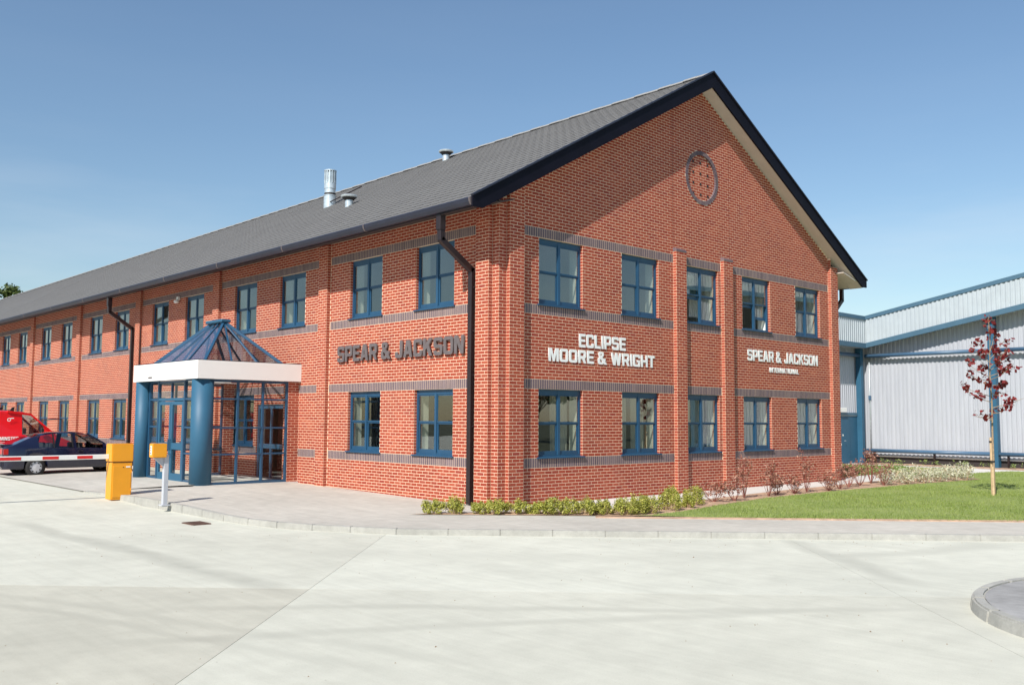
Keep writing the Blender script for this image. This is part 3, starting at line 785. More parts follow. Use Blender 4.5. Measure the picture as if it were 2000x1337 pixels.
# hidden walls and interior
mb = MB()
mb.quad((GW,-.1,-.15), (GW,76,-.15), (GW,76,6.8), (GW,-.1,6.8)); mb.quad((.007,LEND,-.15), (.007,76,-.15), (.007,76,6.5), (.007,LEND,6.5)); mb.quad((0,76,-.15), (GW,76,-.15), (GW,76,6.6), (0,76,6.6))
mb.build('rear_wall', M['sill_red'], bld)
mb = MB(); mbl = MB(); mbu = mb
for z0, z1 in ((.12, 3.1), (3.55, 6.4)):
    mb = mbl if z0 < 1 else mbu
    mb.quad((3.8,3.8,z0), (3.8,76,z0), (3.8,76,z1), (3.8,3.8,z1)); mb.quad((3.8,3.8,z0), (14.9,3.8,z0), (14.9,3.8,z1), (3.8,3.8,z1)); mb.quad((14.95,0.2,z0), (14.95,3.8,z0), (14.95,3.8,z1), (14.95,.2,z1))
    mb.quad((.12,.12,z1), (14.95,.12,z1), (14.95,76,z1), (.12,76,z1))
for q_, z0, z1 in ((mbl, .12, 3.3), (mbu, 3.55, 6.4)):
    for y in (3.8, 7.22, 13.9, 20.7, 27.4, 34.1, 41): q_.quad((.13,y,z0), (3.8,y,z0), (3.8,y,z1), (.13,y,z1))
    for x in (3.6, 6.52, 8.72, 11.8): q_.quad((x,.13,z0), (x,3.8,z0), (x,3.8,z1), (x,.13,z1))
mb = mbu
# inner leaf behind the brick skin (keeps rooms dark), with the window openings
def inner(o, sd, s0, s1, holes, off_):
    global panels
    sv = panels; panels = mb2; mpanel(o, sd, off_, s0, s1, .0, 6.4, holes, back=0); panels = sv
mb2 = MB()
inner((0,.125,0), X, .12, 14.95, [(a, b, c*CO, d*CO) for a, b, c, d in holes_g], Y)
inner((.125,0,0), Y, .12, 76, [(a, b, c*CO if c else -.1, d*CO) for a, b, c, d in holes_l], X)
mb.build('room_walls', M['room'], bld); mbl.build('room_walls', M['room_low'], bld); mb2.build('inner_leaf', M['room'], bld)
mb = MB()
for z in (.12, 3.55): mb.quad((.12,.12,z), (14.95,.12,z), (14.95,76,z), (.12,76,z))
mb.build('floors', M['carpet'], bld)

# ------------------------------------------------------------------ windows
FW = PW-.004; FH = 21*CO-.004
def win_meshes(variant):
    """local x along wall (0..FW), y into the building, z up from opening bottom"""
    fr = MB(); t = .055; d0_, d1_ = .078, .14; mc = FW/2
    fr.box((0,d0_,0), (t,d1_,FH)); fr.box((FW-t,d0_,0), (FW,d1_,FH)); fr.box((mc-.038,d0_-.006,0), (mc+.038,d1_,FH))
    for a, b in ((t, mc-.038), (mc+.038, FW-t)):
        fr.box((a,d0_,FH-.11), (b,d1_,FH)); fr.box((a,d0_,0), (b,d1_,.06))
        zm = FH*.5
        # upper sash
        fr.box((a,d0_+.012,zm), (b,d1_-.01,zm+.035)); fr.box((a,d0_+.014,FH-.145), (b,d1_-.012,FH-.11))
        fr.box((a,d0_+.016,zm+.035), (a+.02,d1_-.014,FH-.145)); fr.box((b-.02,d0_+.016,zm+.035), (b,d1_-.014,FH-.145))
        # lower sash, set back
        k = (a < mc)
        z_off = .62 if (variant == 'open_left' and k) or (variant == 'open_both') else 0
        if variant == 'open_both' and not k: z_off = .30
        z0, z1 = .06+z_off, zm+z_off
        ys0, ys1 = d1_-.035, d1_
        if z_off: ys0, ys1 = d1_+.004, d1_+.04; z1 = min(z1, FH-.12)
        fr.box((a,ys0,z0), (b,ys1,z0+.085)); fr.box((a,ys0,z1-.035), (b,ys1,z1-.001))
        fr.box((a,ys0,z0+.085), (a+.035,ys1,z1-.035)); fr.box((b-.035,ys0,z0+.085), (b,ys1,z1-.035))
    panes = []
    for a, b in ((t, mc-.038), (mc+.038, FW-t)):
        k = (a < mc)
        panes.append(('up', (a+.018, d1_-.04, FH*.5+.03), (b-.018, FH-.14)))
        z_off = .62 if (variant == 'open_left' and k) or (variant == 'open_both' and k) else (.30 if variant == 'open_both' else 0)
        yy = d1_-.017 if not z_off else d1_+.022
        panes.append(('lo', (a+.03, yy, .14+z_off), (b-.03, min(FH*.5+z_off, FH-.12)-.03)))
    return fr.mesh('window'), panes
WM = {v_: win_meshes(v_) for v_ in ('shut', 'open_left', 'open_both')}
PM = {}
def pane_mesh(w, h):
    key = (round(w, 3), round(h, 3))
    if key not in PM: PM[key] = MB().box((0, -.002, 0), (w, .002, h)).mesh('pane')
    return PM[key]
sill_me = MB().prism([(-.045, -.02), (.09, -.02), (.09, .025), (-.045, .008)], 'x', -.05, FW+.05).mesh('sill')
rv = MB(); 
for q in ((.142, .42),):
    y0, y1 = q
    rv.quad((.03,y0,.03), (.03,y1,.03), (.03,y1,FH-.03), (.03,y0,FH-.03)); rv.quad((FW-.03,y0,.03), (FW-.03,y1,.03), (FW-.03,y1,FH-.03), (FW-.03,y0,FH-.03))
    rv.quad((.03,y0,.03), (FW-.03,y0,.03), (FW-.03,y1,.03), (.03,y1,.03)); rv.quad((.03,y0,FH-.03), (FW-.03,y0,FH-.03), (FW-.03,y1,FH-.03), (.03,y1,FH-.03))
reveal_me = rv.mesh('reveal', fix=False)
def curtain(x0, x1, z0, z1, seed):
    r = random.Random(seed); n = int((x1-x0)/.012)+2; V = []; F = []
    ph = r.random()*6; f1 = 42+r.random()*12
    for j, z in enumerate((z0, (z0+z1)/2, z1)):
        for i in range(n):
            x = x0+(x1-x0)*i/(n-1); V.append((x+.012*math.sin(j*2+x*9), .47+.022*math.sin(x*f1+ph+.3*j)+.012*math.sin(x*f1*.37+j), z))
    for j in range(2):
        for i in range(n-1): F.append((j*n+i, j*n+i+1, (j+1)*n+i+1, (j+1)*n+i))
    mb = MB(); mb.v = V; mb.f = F; return mb.mesh('curtain', True, False)
M['curtain'] = plain('pale_curtain', (.55,.54,.50), .95, var=.05)
def window(x, y, z, rz, variant='shut', glass='glass', curt=None, flip=False):
    me, panes = WM[variant]
    w = link('window', me, M['frame'], bld, (x, y, z), (0, 0, rz))
    for _, (px, py, pz0), (qx, qz) in panes:
        link('pane', pane_mesh(qx-px, qz-pz0), M[glass], w, (px, py, pz0))
    link('sill', sill_me, M['frame'], w, (0, 0, 0))
    link('reveal', reveal_me, M['plaster'], w)
    if curt:
        for (a, b, c_, d, sd) in curt: link('curtain', curtain(a, b, c_, d, sd), M['curtain'], w)
    return w
gc = {(0,0): [(.85,FW-.05,.05,FH-.05,1)], (1,0): [(.05,.68,.05,FH-.05,2), (.85,FW-.05,.05,FH-.05,3)], (2,0): [(.05,.74,.05,FH-.05,4), (.76,FW-.05,.05,FH-.05,5)],
      (3,0): [(.05,.72,.05,FH-.05,6), (.74,FW-.05,.05,FH-.05,7)], (4,0): [(.05,.72,.05,FH-.05,8), (.74,FW-.05,.05,FH-.05,9)],
      (2,1): [(.75,1.2,.25,.85,12)], (3,1): [(.05,.70,.75,FH-.05,10)], (4,1): [(.05,FW-.05,1.22,FH-.05,11)]}  # fourth and fifth upper windows: pleats stand in for the shed parapet's reflection
for i, x in enumerate(GWIN):
    for fl, (c0, c1) in enumerate(WZ):
        v_ = 'shut'
        if (i, fl) == (2, 1): v_ = 'open_left'
        if (i, fl) == (3, 1): v_ = 'open_both'
        window(x+.002, 0, c0*CO+.002, 0, v_, 'glass_up' if fl else 'glass', gc.get((i, fl)))
for i, (a, b) in enumerate(LWIN):
    for fl, (c0, c1) in enumerate(WZ):
        if fl == 0 and i == 2: continue
        window(0, b-.002, c0*CO+.002, -PI/2, 'shut', 'glass_up' if fl else 'glass')

# ------------------------------------------------------------------ roof
YF, YB = -.403, 76.
sa = math.atan(RS); cs, sn_ = math.cos(sa), math.sin(sa)
SL = (GC-RX0)/cs
TG_, TW = SL/29, .30
TT = .022
rows = 29
def tile_pts(side, r, y0, y1, k):
    # slope coordinate from eave upward
    s0 = r*TG_; s1 = s0+TG_+.02
    def P(s, y, h):
        x = RX0+s*cs-h*sn_; z = RZ0-.05+s*sn_+h*cs
        if side: x = 2*GC-x
        return (x, y, z)
    h0, h1 = .040, .026
    ym = y0+min(.045, (y1-y0)*.2)
    return [P(s0, y0, h0-.009), P(s0, ym, h0-.009), P(s0, ym, h0), P(s0, y1, h0), P(s1, y0, h1-.009), P(s1, ym, h1-.009), P(s1, ym, h1), P(s1, y1, h1),
            P(s0, y0, h0-.035), P(s0, y1, h0-.035)]
TF = [(0,4,5,1), (1,5,6,2), (2,6,7,3)]
TF4 = TF+[(8,0,3,9)]
tl = []
for side in (0, 1):
    for r in range(rows):
        y = YF+.03
        while y < YB:
            w = TW if (y < 42 and side == 0) else 3.0
            y1 = min(y+w, YB); tl.append((side, r, y, y1-.004)); y = y1
def tscore(t):
    if t[0]: return -1
    s = (t[1]+.5)*TG_; p = Vector((RX0+s*cs, (t[2]+t[3])/2, RZ0+s*sn_)); v = CAM_POS-p
    nrm = Vector((-sn_, 0, cs)); c = v.dot(nrm)/v.length
    return (t[3]-t[2])/v.length**2*abs(c)*(1 if t[3]-t[2] < .31 and t[3]-t[2] > .28 else .0)
order = sorted(range(len(tl)), key=lambda i: -tscore(tl[i])); pick = set(order[:300])
V = []; F = []; T = []
for i, t_ in enumerate(tl):
    if i in pick: continue
    n = len(V); V += tile_pts(*t_, 0); tv = rng.random()
    for q in TF4: F.append([n+a for a in (q if t_[0] == 0 else q[::-1])]); T.append(tv)
me = np_mesh('roof_tiles', V, F); face_attr(me, 'tone', T)
link('roof_tiles', me, M['tile'], bld)['kind'] = 'stuff'
base = tile_pts(0, 0, 0, TW-.004, 0); mbt = MB(); mbt.v = base; mbt.f = list(TF4); tme = mbt.mesh('roof_tile', fix=False)
for i in sorted(pick):
    sd_, r, y0, y1 = tl[i]; link('roof_tile', tme, M['tile_o'], bld, (r*TG_*cs, y0, r*TG_*sn_))
# roof structure below the tiles
mb = MB()
zb_ = RZ0-.05
mb.quad((RX0+.02,YF+.03,zb_-.03), (RX0+.02,YB,zb_-.03), (GC,YB,zr(GC)-.09), (GC,YF+.03,zr(GC)-.09)); mb.quad((2*GC-RX0-.02,YF+.03,zb_-.03), (2*GC-RX0-.02,YB,zb_-.03), (GC,YB,zr(GC)-.09), (GC,YF+.03,zr(GC)-.09))
mb.build('roof_deck', M['soffit_d'], bld, fix=False)
# ridge tiles
rp = [(-.15,-.075), (-.08,-.01), (0,.03), (.08,-.01), (.15,-.075), (.13,-.09), (.07,-.035), (0,.0), (-.07,-.035), (-.13,-.09)]
rm = MB().prism([(a, b) for a, b in rp], 'y', 0, .447).mesh('ridge_tile')
k = 0; y = YF+.02
while y < YB-.3:
    link('ridge_tile', rm, M['ridge'], bld, (GC, y, zr(GC)+.012+.012*(k % 2)), (.012, 0, 0)); y += .45; k += 1
# barge boards (front verge), cut plumb at the eave
def barge(sgn, y0, y1):
    xa = RX0-.01
    pts = [(xa, zr(xa)+.0), (GC, zr(GC)+.03), (GC, zr(GC)-BARGE), (xa+.24+.02, zr(xa)-.20), (xa, zr(xa)-.20)]
    pts = [(xa, RZ0+.02), (GC, zr(GC)+.025), (GC, zr(GC)-BARGE), (xa+.30, RZ0-.215), (xa, RZ0-.215)]
    if sgn: pts = [(2*GC-a, b) for a, b in pts][::-1]
    return MB().prism(pts, 'y', y0, y1)
for sgn in (0, 1):
    barge(sgn, YF-.03, YF+.02).build('bargeboard', M['navy'], bld, bevel=.004)
    barge(sgn, YB, YB+.05).build('bargeboard', M['navy'], bld)
    # metal verge capping
    xa = RX0-.015; p0 = (xa, YF-.02, RZ0+.03); p1 = (GC, YF-.02, zr(GC)+.035)
    if sgn: p0 = (2*GC-xa, YF-.02, RZ0+.03)
    MB().bar(p0, p1, .10, .035).build('verge_trim', M['gutter'], bld)
    # sloping soffit behind the bargeboard
    mb = MB(); xb = RX0+1.27 if not sgn else RX0+.25
    pts = [(xb, zs_(xb)+.012), (GC, zs_(GC)+.012), (GC, zs_(GC)+.045), (xb, zs_(xb)+.045)]
    if sgn: pts = [(2*GC-a, b) for a, b in pts]
    pts = [(a_, b_+.02) for a_, b_ in pts]
    mb.prism(pts, 'y', YF+.021, .05); mb.build('verge_soffit', M['soffit'], bld)
    # eaves soffit, sloping up to the wall head
    xs0, xs1 = RX0+.07, .12
    P4 = [(xs0, 6.455), (xs1, 6.79), (xs1, 6.815), (xs0, 6.48)]
    if sgn: P4 = [(2*GC-a_ if a_ < 0 else GW-.1, z_) for a_, z_ in P4]
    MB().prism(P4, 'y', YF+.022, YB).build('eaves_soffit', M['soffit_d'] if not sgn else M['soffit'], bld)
# gutters, jointed sections with pale brackets
GP = [(.0,.0), (-.11,.0), (-.13,-.03), (-.115,-.10), (-.075,-.165), (.0,-.175), (.0,-.16), (-.065,-.15), (-.1,-.095), (-.113,-.03), (-.1,-.012), (.0,-.012)]
for sgn in (0, 1):
    y = YF+.03; k = 0
    x0 = RX0+.07
    gm = MB().prism([(x0+a if not sgn else 2*GC-(x0+a), 6.64+b) for a, b in GP[:6]], 'y', 0, 3.985).mesh('gutter')
    while y < YB-1:
        link('gutter', gm, M['gutter'], bld, (0, y, 0))
        y += 4.0; k += 1
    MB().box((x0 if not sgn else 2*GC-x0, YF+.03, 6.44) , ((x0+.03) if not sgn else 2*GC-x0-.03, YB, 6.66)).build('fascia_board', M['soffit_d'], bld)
    bmx = MB().prism([(x0+a*1.06 if not sgn else 2*GC-(x0+a*1.06), 6.642+b*1.03) for a, b in GP[:6]], 'y', -.02, .02).mesh('gutter_bracket')
    for q in range(19): link('gutter_joint', bmx, M['ridge'] if q % 2 == 9 else M['letter_d'], bld, (0, YF+.03+4*q+.0, 0))
# downpipes
def downpipe(y, xw=-.09, gx=-1.0):
    mb = MB(); w = .13
    mb.box((gx-.09, y-.08, 6.12), (gx+.07, y+.08, 6.46))
    mb.bar((gx, y, 6.15), (gx, y, 5.88), w, w, (0, 1, 0)); mb.bar((gx-.02, y, 5.92), (xw, y, 5.30), w, w, (0, 1, 0)); mb.bar((xw, y, 5.36), (xw, y, .02), w, w, (0, 1, 0))
    for z in (5.25, 3.7, 2.6): mb.box((xw-.062, y-.062, z), (xw+.062, y+.062, z+.06))
    o = mb.build('downpipe', M['brown'], bld, bevel=.006)
    for z in (4.9, 3.9, 2.9, 1.75): MB().box((xw-.02, y-.13, z), (xw+.03, y-.052, z+.035)).build('pipe_clip', M['brown'], o)
downpipe(.83, -.09); downpipe(21.15, -.09)
# thin waste pipe beside the second downpipe
o = MB().tube((-.06,20.45,5.4), (-.06,20.45,.1), .025).build('waste_pipe', M['brown'], bld)
# downpipe on the far side of the gable, just showing under the far eave
mb = MB(); xr = 2*GC-(-1.0)
mb.bar((xr-.1,.35,6.42), (xr-.1,.35,6.0), .11, .11, (0,1,0)); mb.bar((xr-.1,.35,6.05), (GW+.1,.35,5.2), .11, .11, (0,1,0)); mb.bar((GW+.1,.35,5.25), (GW+.1,.35,.02), .11, .11, (0,1,0))
mb.build('downpipe', M['brown'], bld)
# roof vents
def roofz(x): return zr(x)-.03
def cowl(x, y):
    z = roofz(x); mb = MB(); mb.lathe((x, y, z), [(.13,-.12), (.13,.2), (.15,.26)]); o = mb.build('roof_vent', M['galv'], bld, smooth=False)
    o2 = MB().lathe((x, y, z+.3), [(.13,-.08), (.27,-.01), (.28,.02), (.25,.05), (.10,.085), (.0,.09)], 20).build('cowl', M['galv'], o)
    MB().lathe((x, y, z+.19), [(.15,0), (.2,.06), (.262,.1)], 20).build('cowl_throat', M['slot'], o)
cowl(2.85, 10.6); cowl(7.15, 10.9)
x, y = 4.2, 14.0; z = roofz(x)
o = MB().lathe((x, y, z), [(.22,-.2), (.22,.36), (.235,.37), (.235,.40), (.20,.41), (.20,.56), (.2,.62)], 20).build('flue', M['galv'], bld)
MB().lathe((x, y, z+.62), [(.19,0), (.215,.02), (.215,.22), (.17,.23), (.17,.66), (.0,.68)], 20).build('flue_collar', M['galv'], o)
MB().lathe((x, y, z+.40), [(.205,0), (.205,.08)], 20).build('flue_gap', M['slot'], o)
fin = MB().box((.172,-.022,0), (.222,.022,.46)).mesh('fin')
for k in range(14): link('fin', fin, M['galv'], o, (x, y, z+.84), (0, 0, 2*PI*k/14))
MB().lathe((x, y, z+1.30), [(.17,0), (.232,.0), (.232,.03), (.0,.035)], 20).build('flue_cap', M['galv'], o)
MB().lathe((x, y, z+.86), [(.168,0), (.168,.43)], 20).build('flue_core', M['slot'], o)
MB().tube((x-.1, y-.2, z+.12), (x+.12, y-1.9, z+.42), .022).build('flue_stay', M['brown'], o)
# security light under the eaves
o = MB().box((-.10,17.0,6.08), (-.01,17.14,6.2)).build('security_light', M['white'], bld, bevel=.01)
MB().lathe((-.12,17.07,5.98), [(.02,.1), (.09,.08), (.10,.02), (.05,-.02)], 12).build('lamp_globe', M['white'], o)

# ------------------------------------------------------------------ lettering
def R4(x0, y0, x1, y1): return [(x0,y0), (x1,y0), (x1,y1), (x0,y1)]
def CH(x0, y0, x1, y1, c): return [(x0+c,y0), (x1-c,y0), (x1-c*.3,y0+c*.3), (x1,y0+c), (x1,y1-c), (x1-c*.3,y1-c*.3), (x1-c,y1), (x0+c,y1), (x0+c*.3,y1-c*.3), (x0,y1-c), (x0,y0+c), (x0+c*.3,y0+c*.3)]
GL = {
 'O': (.82, [CH(0,0,.82,1,.16), CH(.215,.2,.605,.8,.05)]),
 'C': (.80, [[(.8,.36),(.8,.15),(.76,.04),(.65,0),(.15,0),(.04,.04),(0,.15),(0,.85),(.04,.96),(.15,1),(.65,1),(.76,.96),(.8,.85),(.8,.66),(.585,.66),(.585,.8),(.215,.8),(.215,.2),(.585,.2),(.585,.36)]]),
 'E': (.70, [[(0,0),(.7,0),(.7,.2),(.215,.2),(.215,.41),(.66,.41),(.66,.6),(.215,.6),(.215,.8),(.7,.8),(.7,1),(0,1)]]),
 'L': (.66, [[(0,0),(.66,0),(.66,.2),(.215,.2),(.215,1),(0,1)]]),
 'I': (.215, [R4(0,0,.215,1)]),
 'P': (.78, [[(0,0),(.215,0),(.215,.33),(.63,.33),(.74,.37),(.78,.48),(.78,.85),(.74,.96),(.63,1),(0,1)], R4(.215,.52,.565,.8)]),
 'R': (.80, [[(0,0),(.215,0),(.215,.34),(.38,.34),(.565,0),(.8,0),(.65,.37),(.74,.42),(.78,.52),(.78,.85),(.74,.96),(.63,1),(0,1)], R4(.215,.565,.565,.8)]),
 'S': (.78, [[(0,.28),(0,.15),(.04,.04),(.15,0),(.63,0),(.74,.04),(.78,.15),(.78,.45),(.74,.56),(.63,.6),(.215,.6),(.215,.8),(.565,.8),(.565,.73),(.78,.73),(.78,.85),(.74,.96),(.63,1),(.15,1),(.04,.96),(0,.85),(0,.56),(.04,.45),(.15,.41),(.565,.41),(.565,.2),(.215,.2),(.215,.28)]]),
 'M': (1.0, [[(0,0),(.23,0),(.23,.62),(.41,0),(.59,0),(.77,.62),(.77,0),(1,0),(1,1),(.67,1),(.5,.40),(.33,1),(0,1)]]),
 'W': (1.14, [[(0,1),(.2,0),(.47,0),(.57,.52),(.67,0),(.94,0),(1.14,1),(.89,1),(.80,.42),(.69,1),(.45,1),(.34,.42),(.215,1)]]),
 'G': (.80, [[(.44,.54),(.44,.36),(.585,.36),(.585,.2),(.215,.2),(.215,.8),(.585,.8),(.585,.69),(.8,.69),(.8,.85),(.76,.96),(.65,1),(.15,1),(.04,.96),(0,.85),(0,.15),(.04,.04),(.15,0),(.8,0),(.8,.54)]]),
 'H': (.78, [[(0,0),(.215,0),(.215,.40),(.565,.40),(.565,0),(.78,0),(.78,1),(.565,1),(.565,.6),(.215,.6),(.215,1),(0,1)]]),
 'T': (.72, [[(.235,0),(.485,0),(.485,.8),(.72,.8),(.72,1),(0,1),(0,.8),(.235,.8)]]),
 'A': (.86, [[(0,0),(.215,0),(.31,.19),(.55,.19),(.61,0),(.86,0),(.59,1),(.27,1)], [(.37,.37),(.49,.37),(.43,.70)]]),
 'J': (.70, [[(0,.36),(0,.15),(.04,.04),(.15,0),(.55,0),(.66,.04),(.70,.15),(.70,1),(.45,1),(.45,.2),(.215,.2),(.215,.36)]]),
 'K': (.84, [[(0,0),(.215,0),(.215,.35),(.33,.44),(.54,0),(.84,0),(.52,.62),(.82,1),(.52,1),(.215,.66),(.215,1),(0,1)]]),
 'N': (.80, [[(0,0),(.24,0),(.24,.60),(.54,0),(.80,0),(.80,1),(.585,1),(.585,.40),(.27,1),(0,1)]]),
 '&': (.98, [[(0,.14),(.04,.04),(.13,0),(.48,0),(.6,.09),(.69,0),(.98,0),(.76,.26),(.84,.47),(.62,.47),(.59,.42),(.46,.57),(.60,.68),(.62,.74),(.62,.86),(.58,.96),(.48,1),(.2,1),(.1,.96),(.06,.86),(.06,.72),(.15,.57),(.02,.46),(0,.38)], [(.27,.72),(.35,.65),(.42,.74),(.42,.83),(.27,.83)], [(.22,.2),(.42,.17),(.47,.24),(.29,.43),(.22,.37)]])}
GM = {}
def glyph(ch, depth):
    if (ch, depth) in GM: return GM[(ch, depth)]
    cu = bpy.data.curves.new('g', 'CURVE'); cu.dimensions = '2D'; cu.fill_mode = 'BOTH'; cu.extrude = depth/2
    for poly in GL[ch][1]:
        sp = cu.splines.new('POLY'); sp.points.add(len(poly)-1)
        for q, p in zip(sp.points, poly): q.co = (p[0], p[1], 0, 1)
        sp.use_cyclic_u = True
    ob = bpy.data.objects.new('g', cu); me = bpy.data.meshes.new_from_object(ob); me.name = 'letter'
    bpy.data.objects.remove(ob); GM[(ch, depth)] = me; return me
def lettering(text, x0, x1, z0, z1, place, mat, parent, depth=.04, track=.11, name='letter'):
    """text spans x0..x1 in wall coordinate; place(s,z) -> world location, rotation z"""
    H = z1-z0; wid = 0
    for c_ in text: wid += (.34 if c_ == ' ' else GL[c_][0]+track)
    wid -= track; kx = (x1-x0)/wid; x = x0
    for c_ in text:
        if c_ == ' ': x += .34*kx; continue
        loc, rz = place(x, z0); me = glyph(c_, depth)
        if not me.materials: me.materials.append(mat)
        o = bpy.data.objects.new(name, me); C.objects.link(o); o.parent = parent
        o.rotation_euler = (PI/2, 0, rz); o.scale = (kx, H, 1); o.location = Vector(loc)-parent.location
        if o.data.materials[0] != mat: o.material_slots[0].link = 'OBJECT'; o.material_slots[0].material = mat
        x += (GL[c_][0]+track)*kx
gpl = lambda d: (lambda s, z: ((s, -d, z), 0))
s1 = wempty('wall_sign', (3.45, 0, 3.3), label='two lines of white capitals on the gable wall nearest the corner', cat='sign')
lettering('ECLIPSE', 2.59, 4.31, 3.66, 3.99, gpl(.012), M['letter'], s1, .012)
lettering('MOORE & WRIGHT', 1.55, 5.46, 3.28, 3.59, gpl(.0121), M['letter'], s1, .0122)
s2 = wempty('wall_sign', (11.8, 0, 3.4), label='white capitals with a small second line on the right bay of the gable', cat='sign')
lettering('SPEAR & JACKSON', 9.79, 13.80, 3.68, 4.01, gpl(.012), M['letter'], s2, .0124)
lettering('INTERNATIONAL', 10.95, 12.62, 3.37, 3.52, gpl(.0122), M['letter'], s2, .0126, .14)
s3 = wempty('wall_sign', (0, 3.8, 3.4), label='dark grey metal letters standing off the long wall between its two window rows', cat='sign')
lettering('SPEAR & JACKSON', -6.48, -1.13, 3.43, 3.86, lambda s, z: ((-.05, -s, z), -PI/2), M['letter_d'], s3, .035)

# ------------------------------------------------------------------ entrance porch
por = wempty('entrance_porch', (-1.55, 10.7, 0), label='glazed entrance porch with white fascia, two round blue columns and a glass pyramid roof', cat='porch')
X1, Y0, Y1 = -3.105, 8.465, 12.9
PF = .12; FB, FT = 2.955, 3.45
for (cx, cy, cr_) in ((-2.79, 8.80, .29), (-2.88, 12.66, .215)):
    MB().lathe((cx, cy, 0), [(cr_,-.05), (cr_,FB+.02)], 40).build('column', M['blue_paint'], por, smooth=True)
MB().box((X1, Y0, FB), (X1+.05, Y1, FT)).build('fascia', M['white'], por, bevel=.004)
MB().box((X1+.0505, Y0, FB+.001), (-.002, Y0+.05, FT-.001)).build('fascia', M['white'], por, bevel=.004)
MB().box((X1+.0505, Y1-.05, FB+.001), (-.002, Y1, FT-.001)).build('fascia', M['white'], por)
MB().box((X1-.006, 11.5, 3.03), (X1-.001, 11.78, 3.08)).build('name_plate', M['letter_d'], por)
mb = MB()
mb.box((X1+.01, Y0+.01, FT+.001), (X1+.13, Y1-.01, FT+.02)); mb.box((X1+.13, Y0+.01, FT+.001), (-.01, Y0+.13, FT+.02)); mb.box((X1+.13, Y1-.13, FT+.001), (-.01, Y1-.01, FT+.02))
mb.build('roof_flashing', M['navy'], por)
mb = MB(); mb.box((X1+.06, Y0+.06, FB+.03), (-2.55, Y1-.06, FB+.05)); mb.box((-2.55, Y0+.06, FB+.03), (-.01, 9.05, FB+.05)); mb.box((-2.55, 12.35, FB+.03), (-.01, Y1-.06, FB+.05)); mb.build('ceiling_edge', M['white'], por)
mb = MB().box((-3.05, 8.5, -.08), (0, 12.85, PF)); mb.build('floor', M['path'], por)
# pyramid
apx = [(-1.55, 10.25, 4.70), (-1.55, 11.05, 4.70)]
bx0, bx1, by0, by1, bz = -2.93, -.14, 8.65, 12.72, 3.22
cA, cB, cC, cD = (bx0,by0,bz), (bx0,by1,bz), (bx1,by1,bz), (bx1,by0,bz)
def lerp(a, b, t): return tuple(a[i]+(b[i]-a[i])*t for i in range(3))
def rface(b0, b1, t0, t1, nb, lead):
    n = nb
    for i in range(n):
        a = lerp(b0, b1, i/n); b = lerp(b0, b1, (i+1)/n); c_ = lerp(t0, t1, (i+1)/n); d = lerp(t0, t1, i/n)
        mb = MB()
        if t0 == t1: mb.add([a, b, c_], [(0,1,2)])
        else: mb.quad(a, b, c_, d)
        mb.build('roof_pane', M['glass_roof'], por, fix=False)
    for i in range(1, n):
        MB().bar(lerp(b0, b1, i/n), lerp(t0, t1, i/n), .04, .05).build('glazing_bar', M['frame'], por)
rface(cA, cB, apx[0], apx[1], 3, 0); rface(cD, cC, apx[0], apx[1], 3, 0); rface(cA, cD, apx[0], apx[0], 3, 0); rface(cB, cC, apx[1], apx[1], 3, 0)
for c_, a in ((cA, apx[0]), (cB, apx[1]), (cC, apx[1]), (cD, apx[0])): MB().bar(c_, a, .07, .08).build('hip_bar', M['frame'], por)
MB().box((-1.70, 10.12, 4.68), (-1.40, 11.18, 4.77)).build('ridge_cap', M['blue_paint'], por, bevel=.02)
mb = MB(); 
for a, b in ((cA, cB), (cB, cC), (cC, cD), (cD, cA)): mb.bar(a, b, .08, .06)
mb.build('eaves_bar', M['frame'], por)
# side screen facing the gable road (y = 8.62): 3 x 4 panes
ZT = [PF, .93, 1.645, 2.43, FB]
def screen(xs_, yv, name_axis):
    t = .055
    def B(a0, a1, z0, z1, dd=.0):
        if name_axis == 'x': return MB().box((a0, yv-.035-dd, z0), (a1, yv+.035+dd, z1))
        return MB().box((yv-.035-dd, a0, z0), (yv+.035+dd, a1, z1))
    for i, x in enumerate(xs_): B(x-t/2, x+t/2, PF, FB, .004).build('mullion', M['frame'], por)
    for a, b in zip(xs_, xs_[1:]):
        for j, z in enumerate(ZT):
            hh = .07 if j in (0, 4) else .045
            z0, z1 = (z, z+hh) if j == 0 else ((z-hh, z) if j == 4 else (z-hh/2, z+hh/2))
            B(a+t/2, b-t/2, z0, z1).build('transom', M['frame'], por)
        for j in range(4):
            g0, g1 = ZT[j]+.02, ZT[j+1]-.02
            if name_axis == 'x': mb = MB().quad((a+t/2, yv, g0), (b-t/2, yv, g0), (b-t/2, yv, g1), (a+t/2, yv, g1))
            else: mb = MB().quad((yv, a+t/2, g0), (yv, b-t/2, g0), (yv, b-t/2, g1), (yv, a+t/2, g1))
            mb.build('pane', M['glass_clear'], por, fix=False)
screen([-2.62, -1.865, -1.115, -.372], 8.62, 'x')
screen([-2.62, -1.865, -1.115, -.372], 12.7, 'x')
MB().box((-2.72, 8.585, PF), (-2.65, 8.66, FB)).build('corner_post', M['navy'], por)
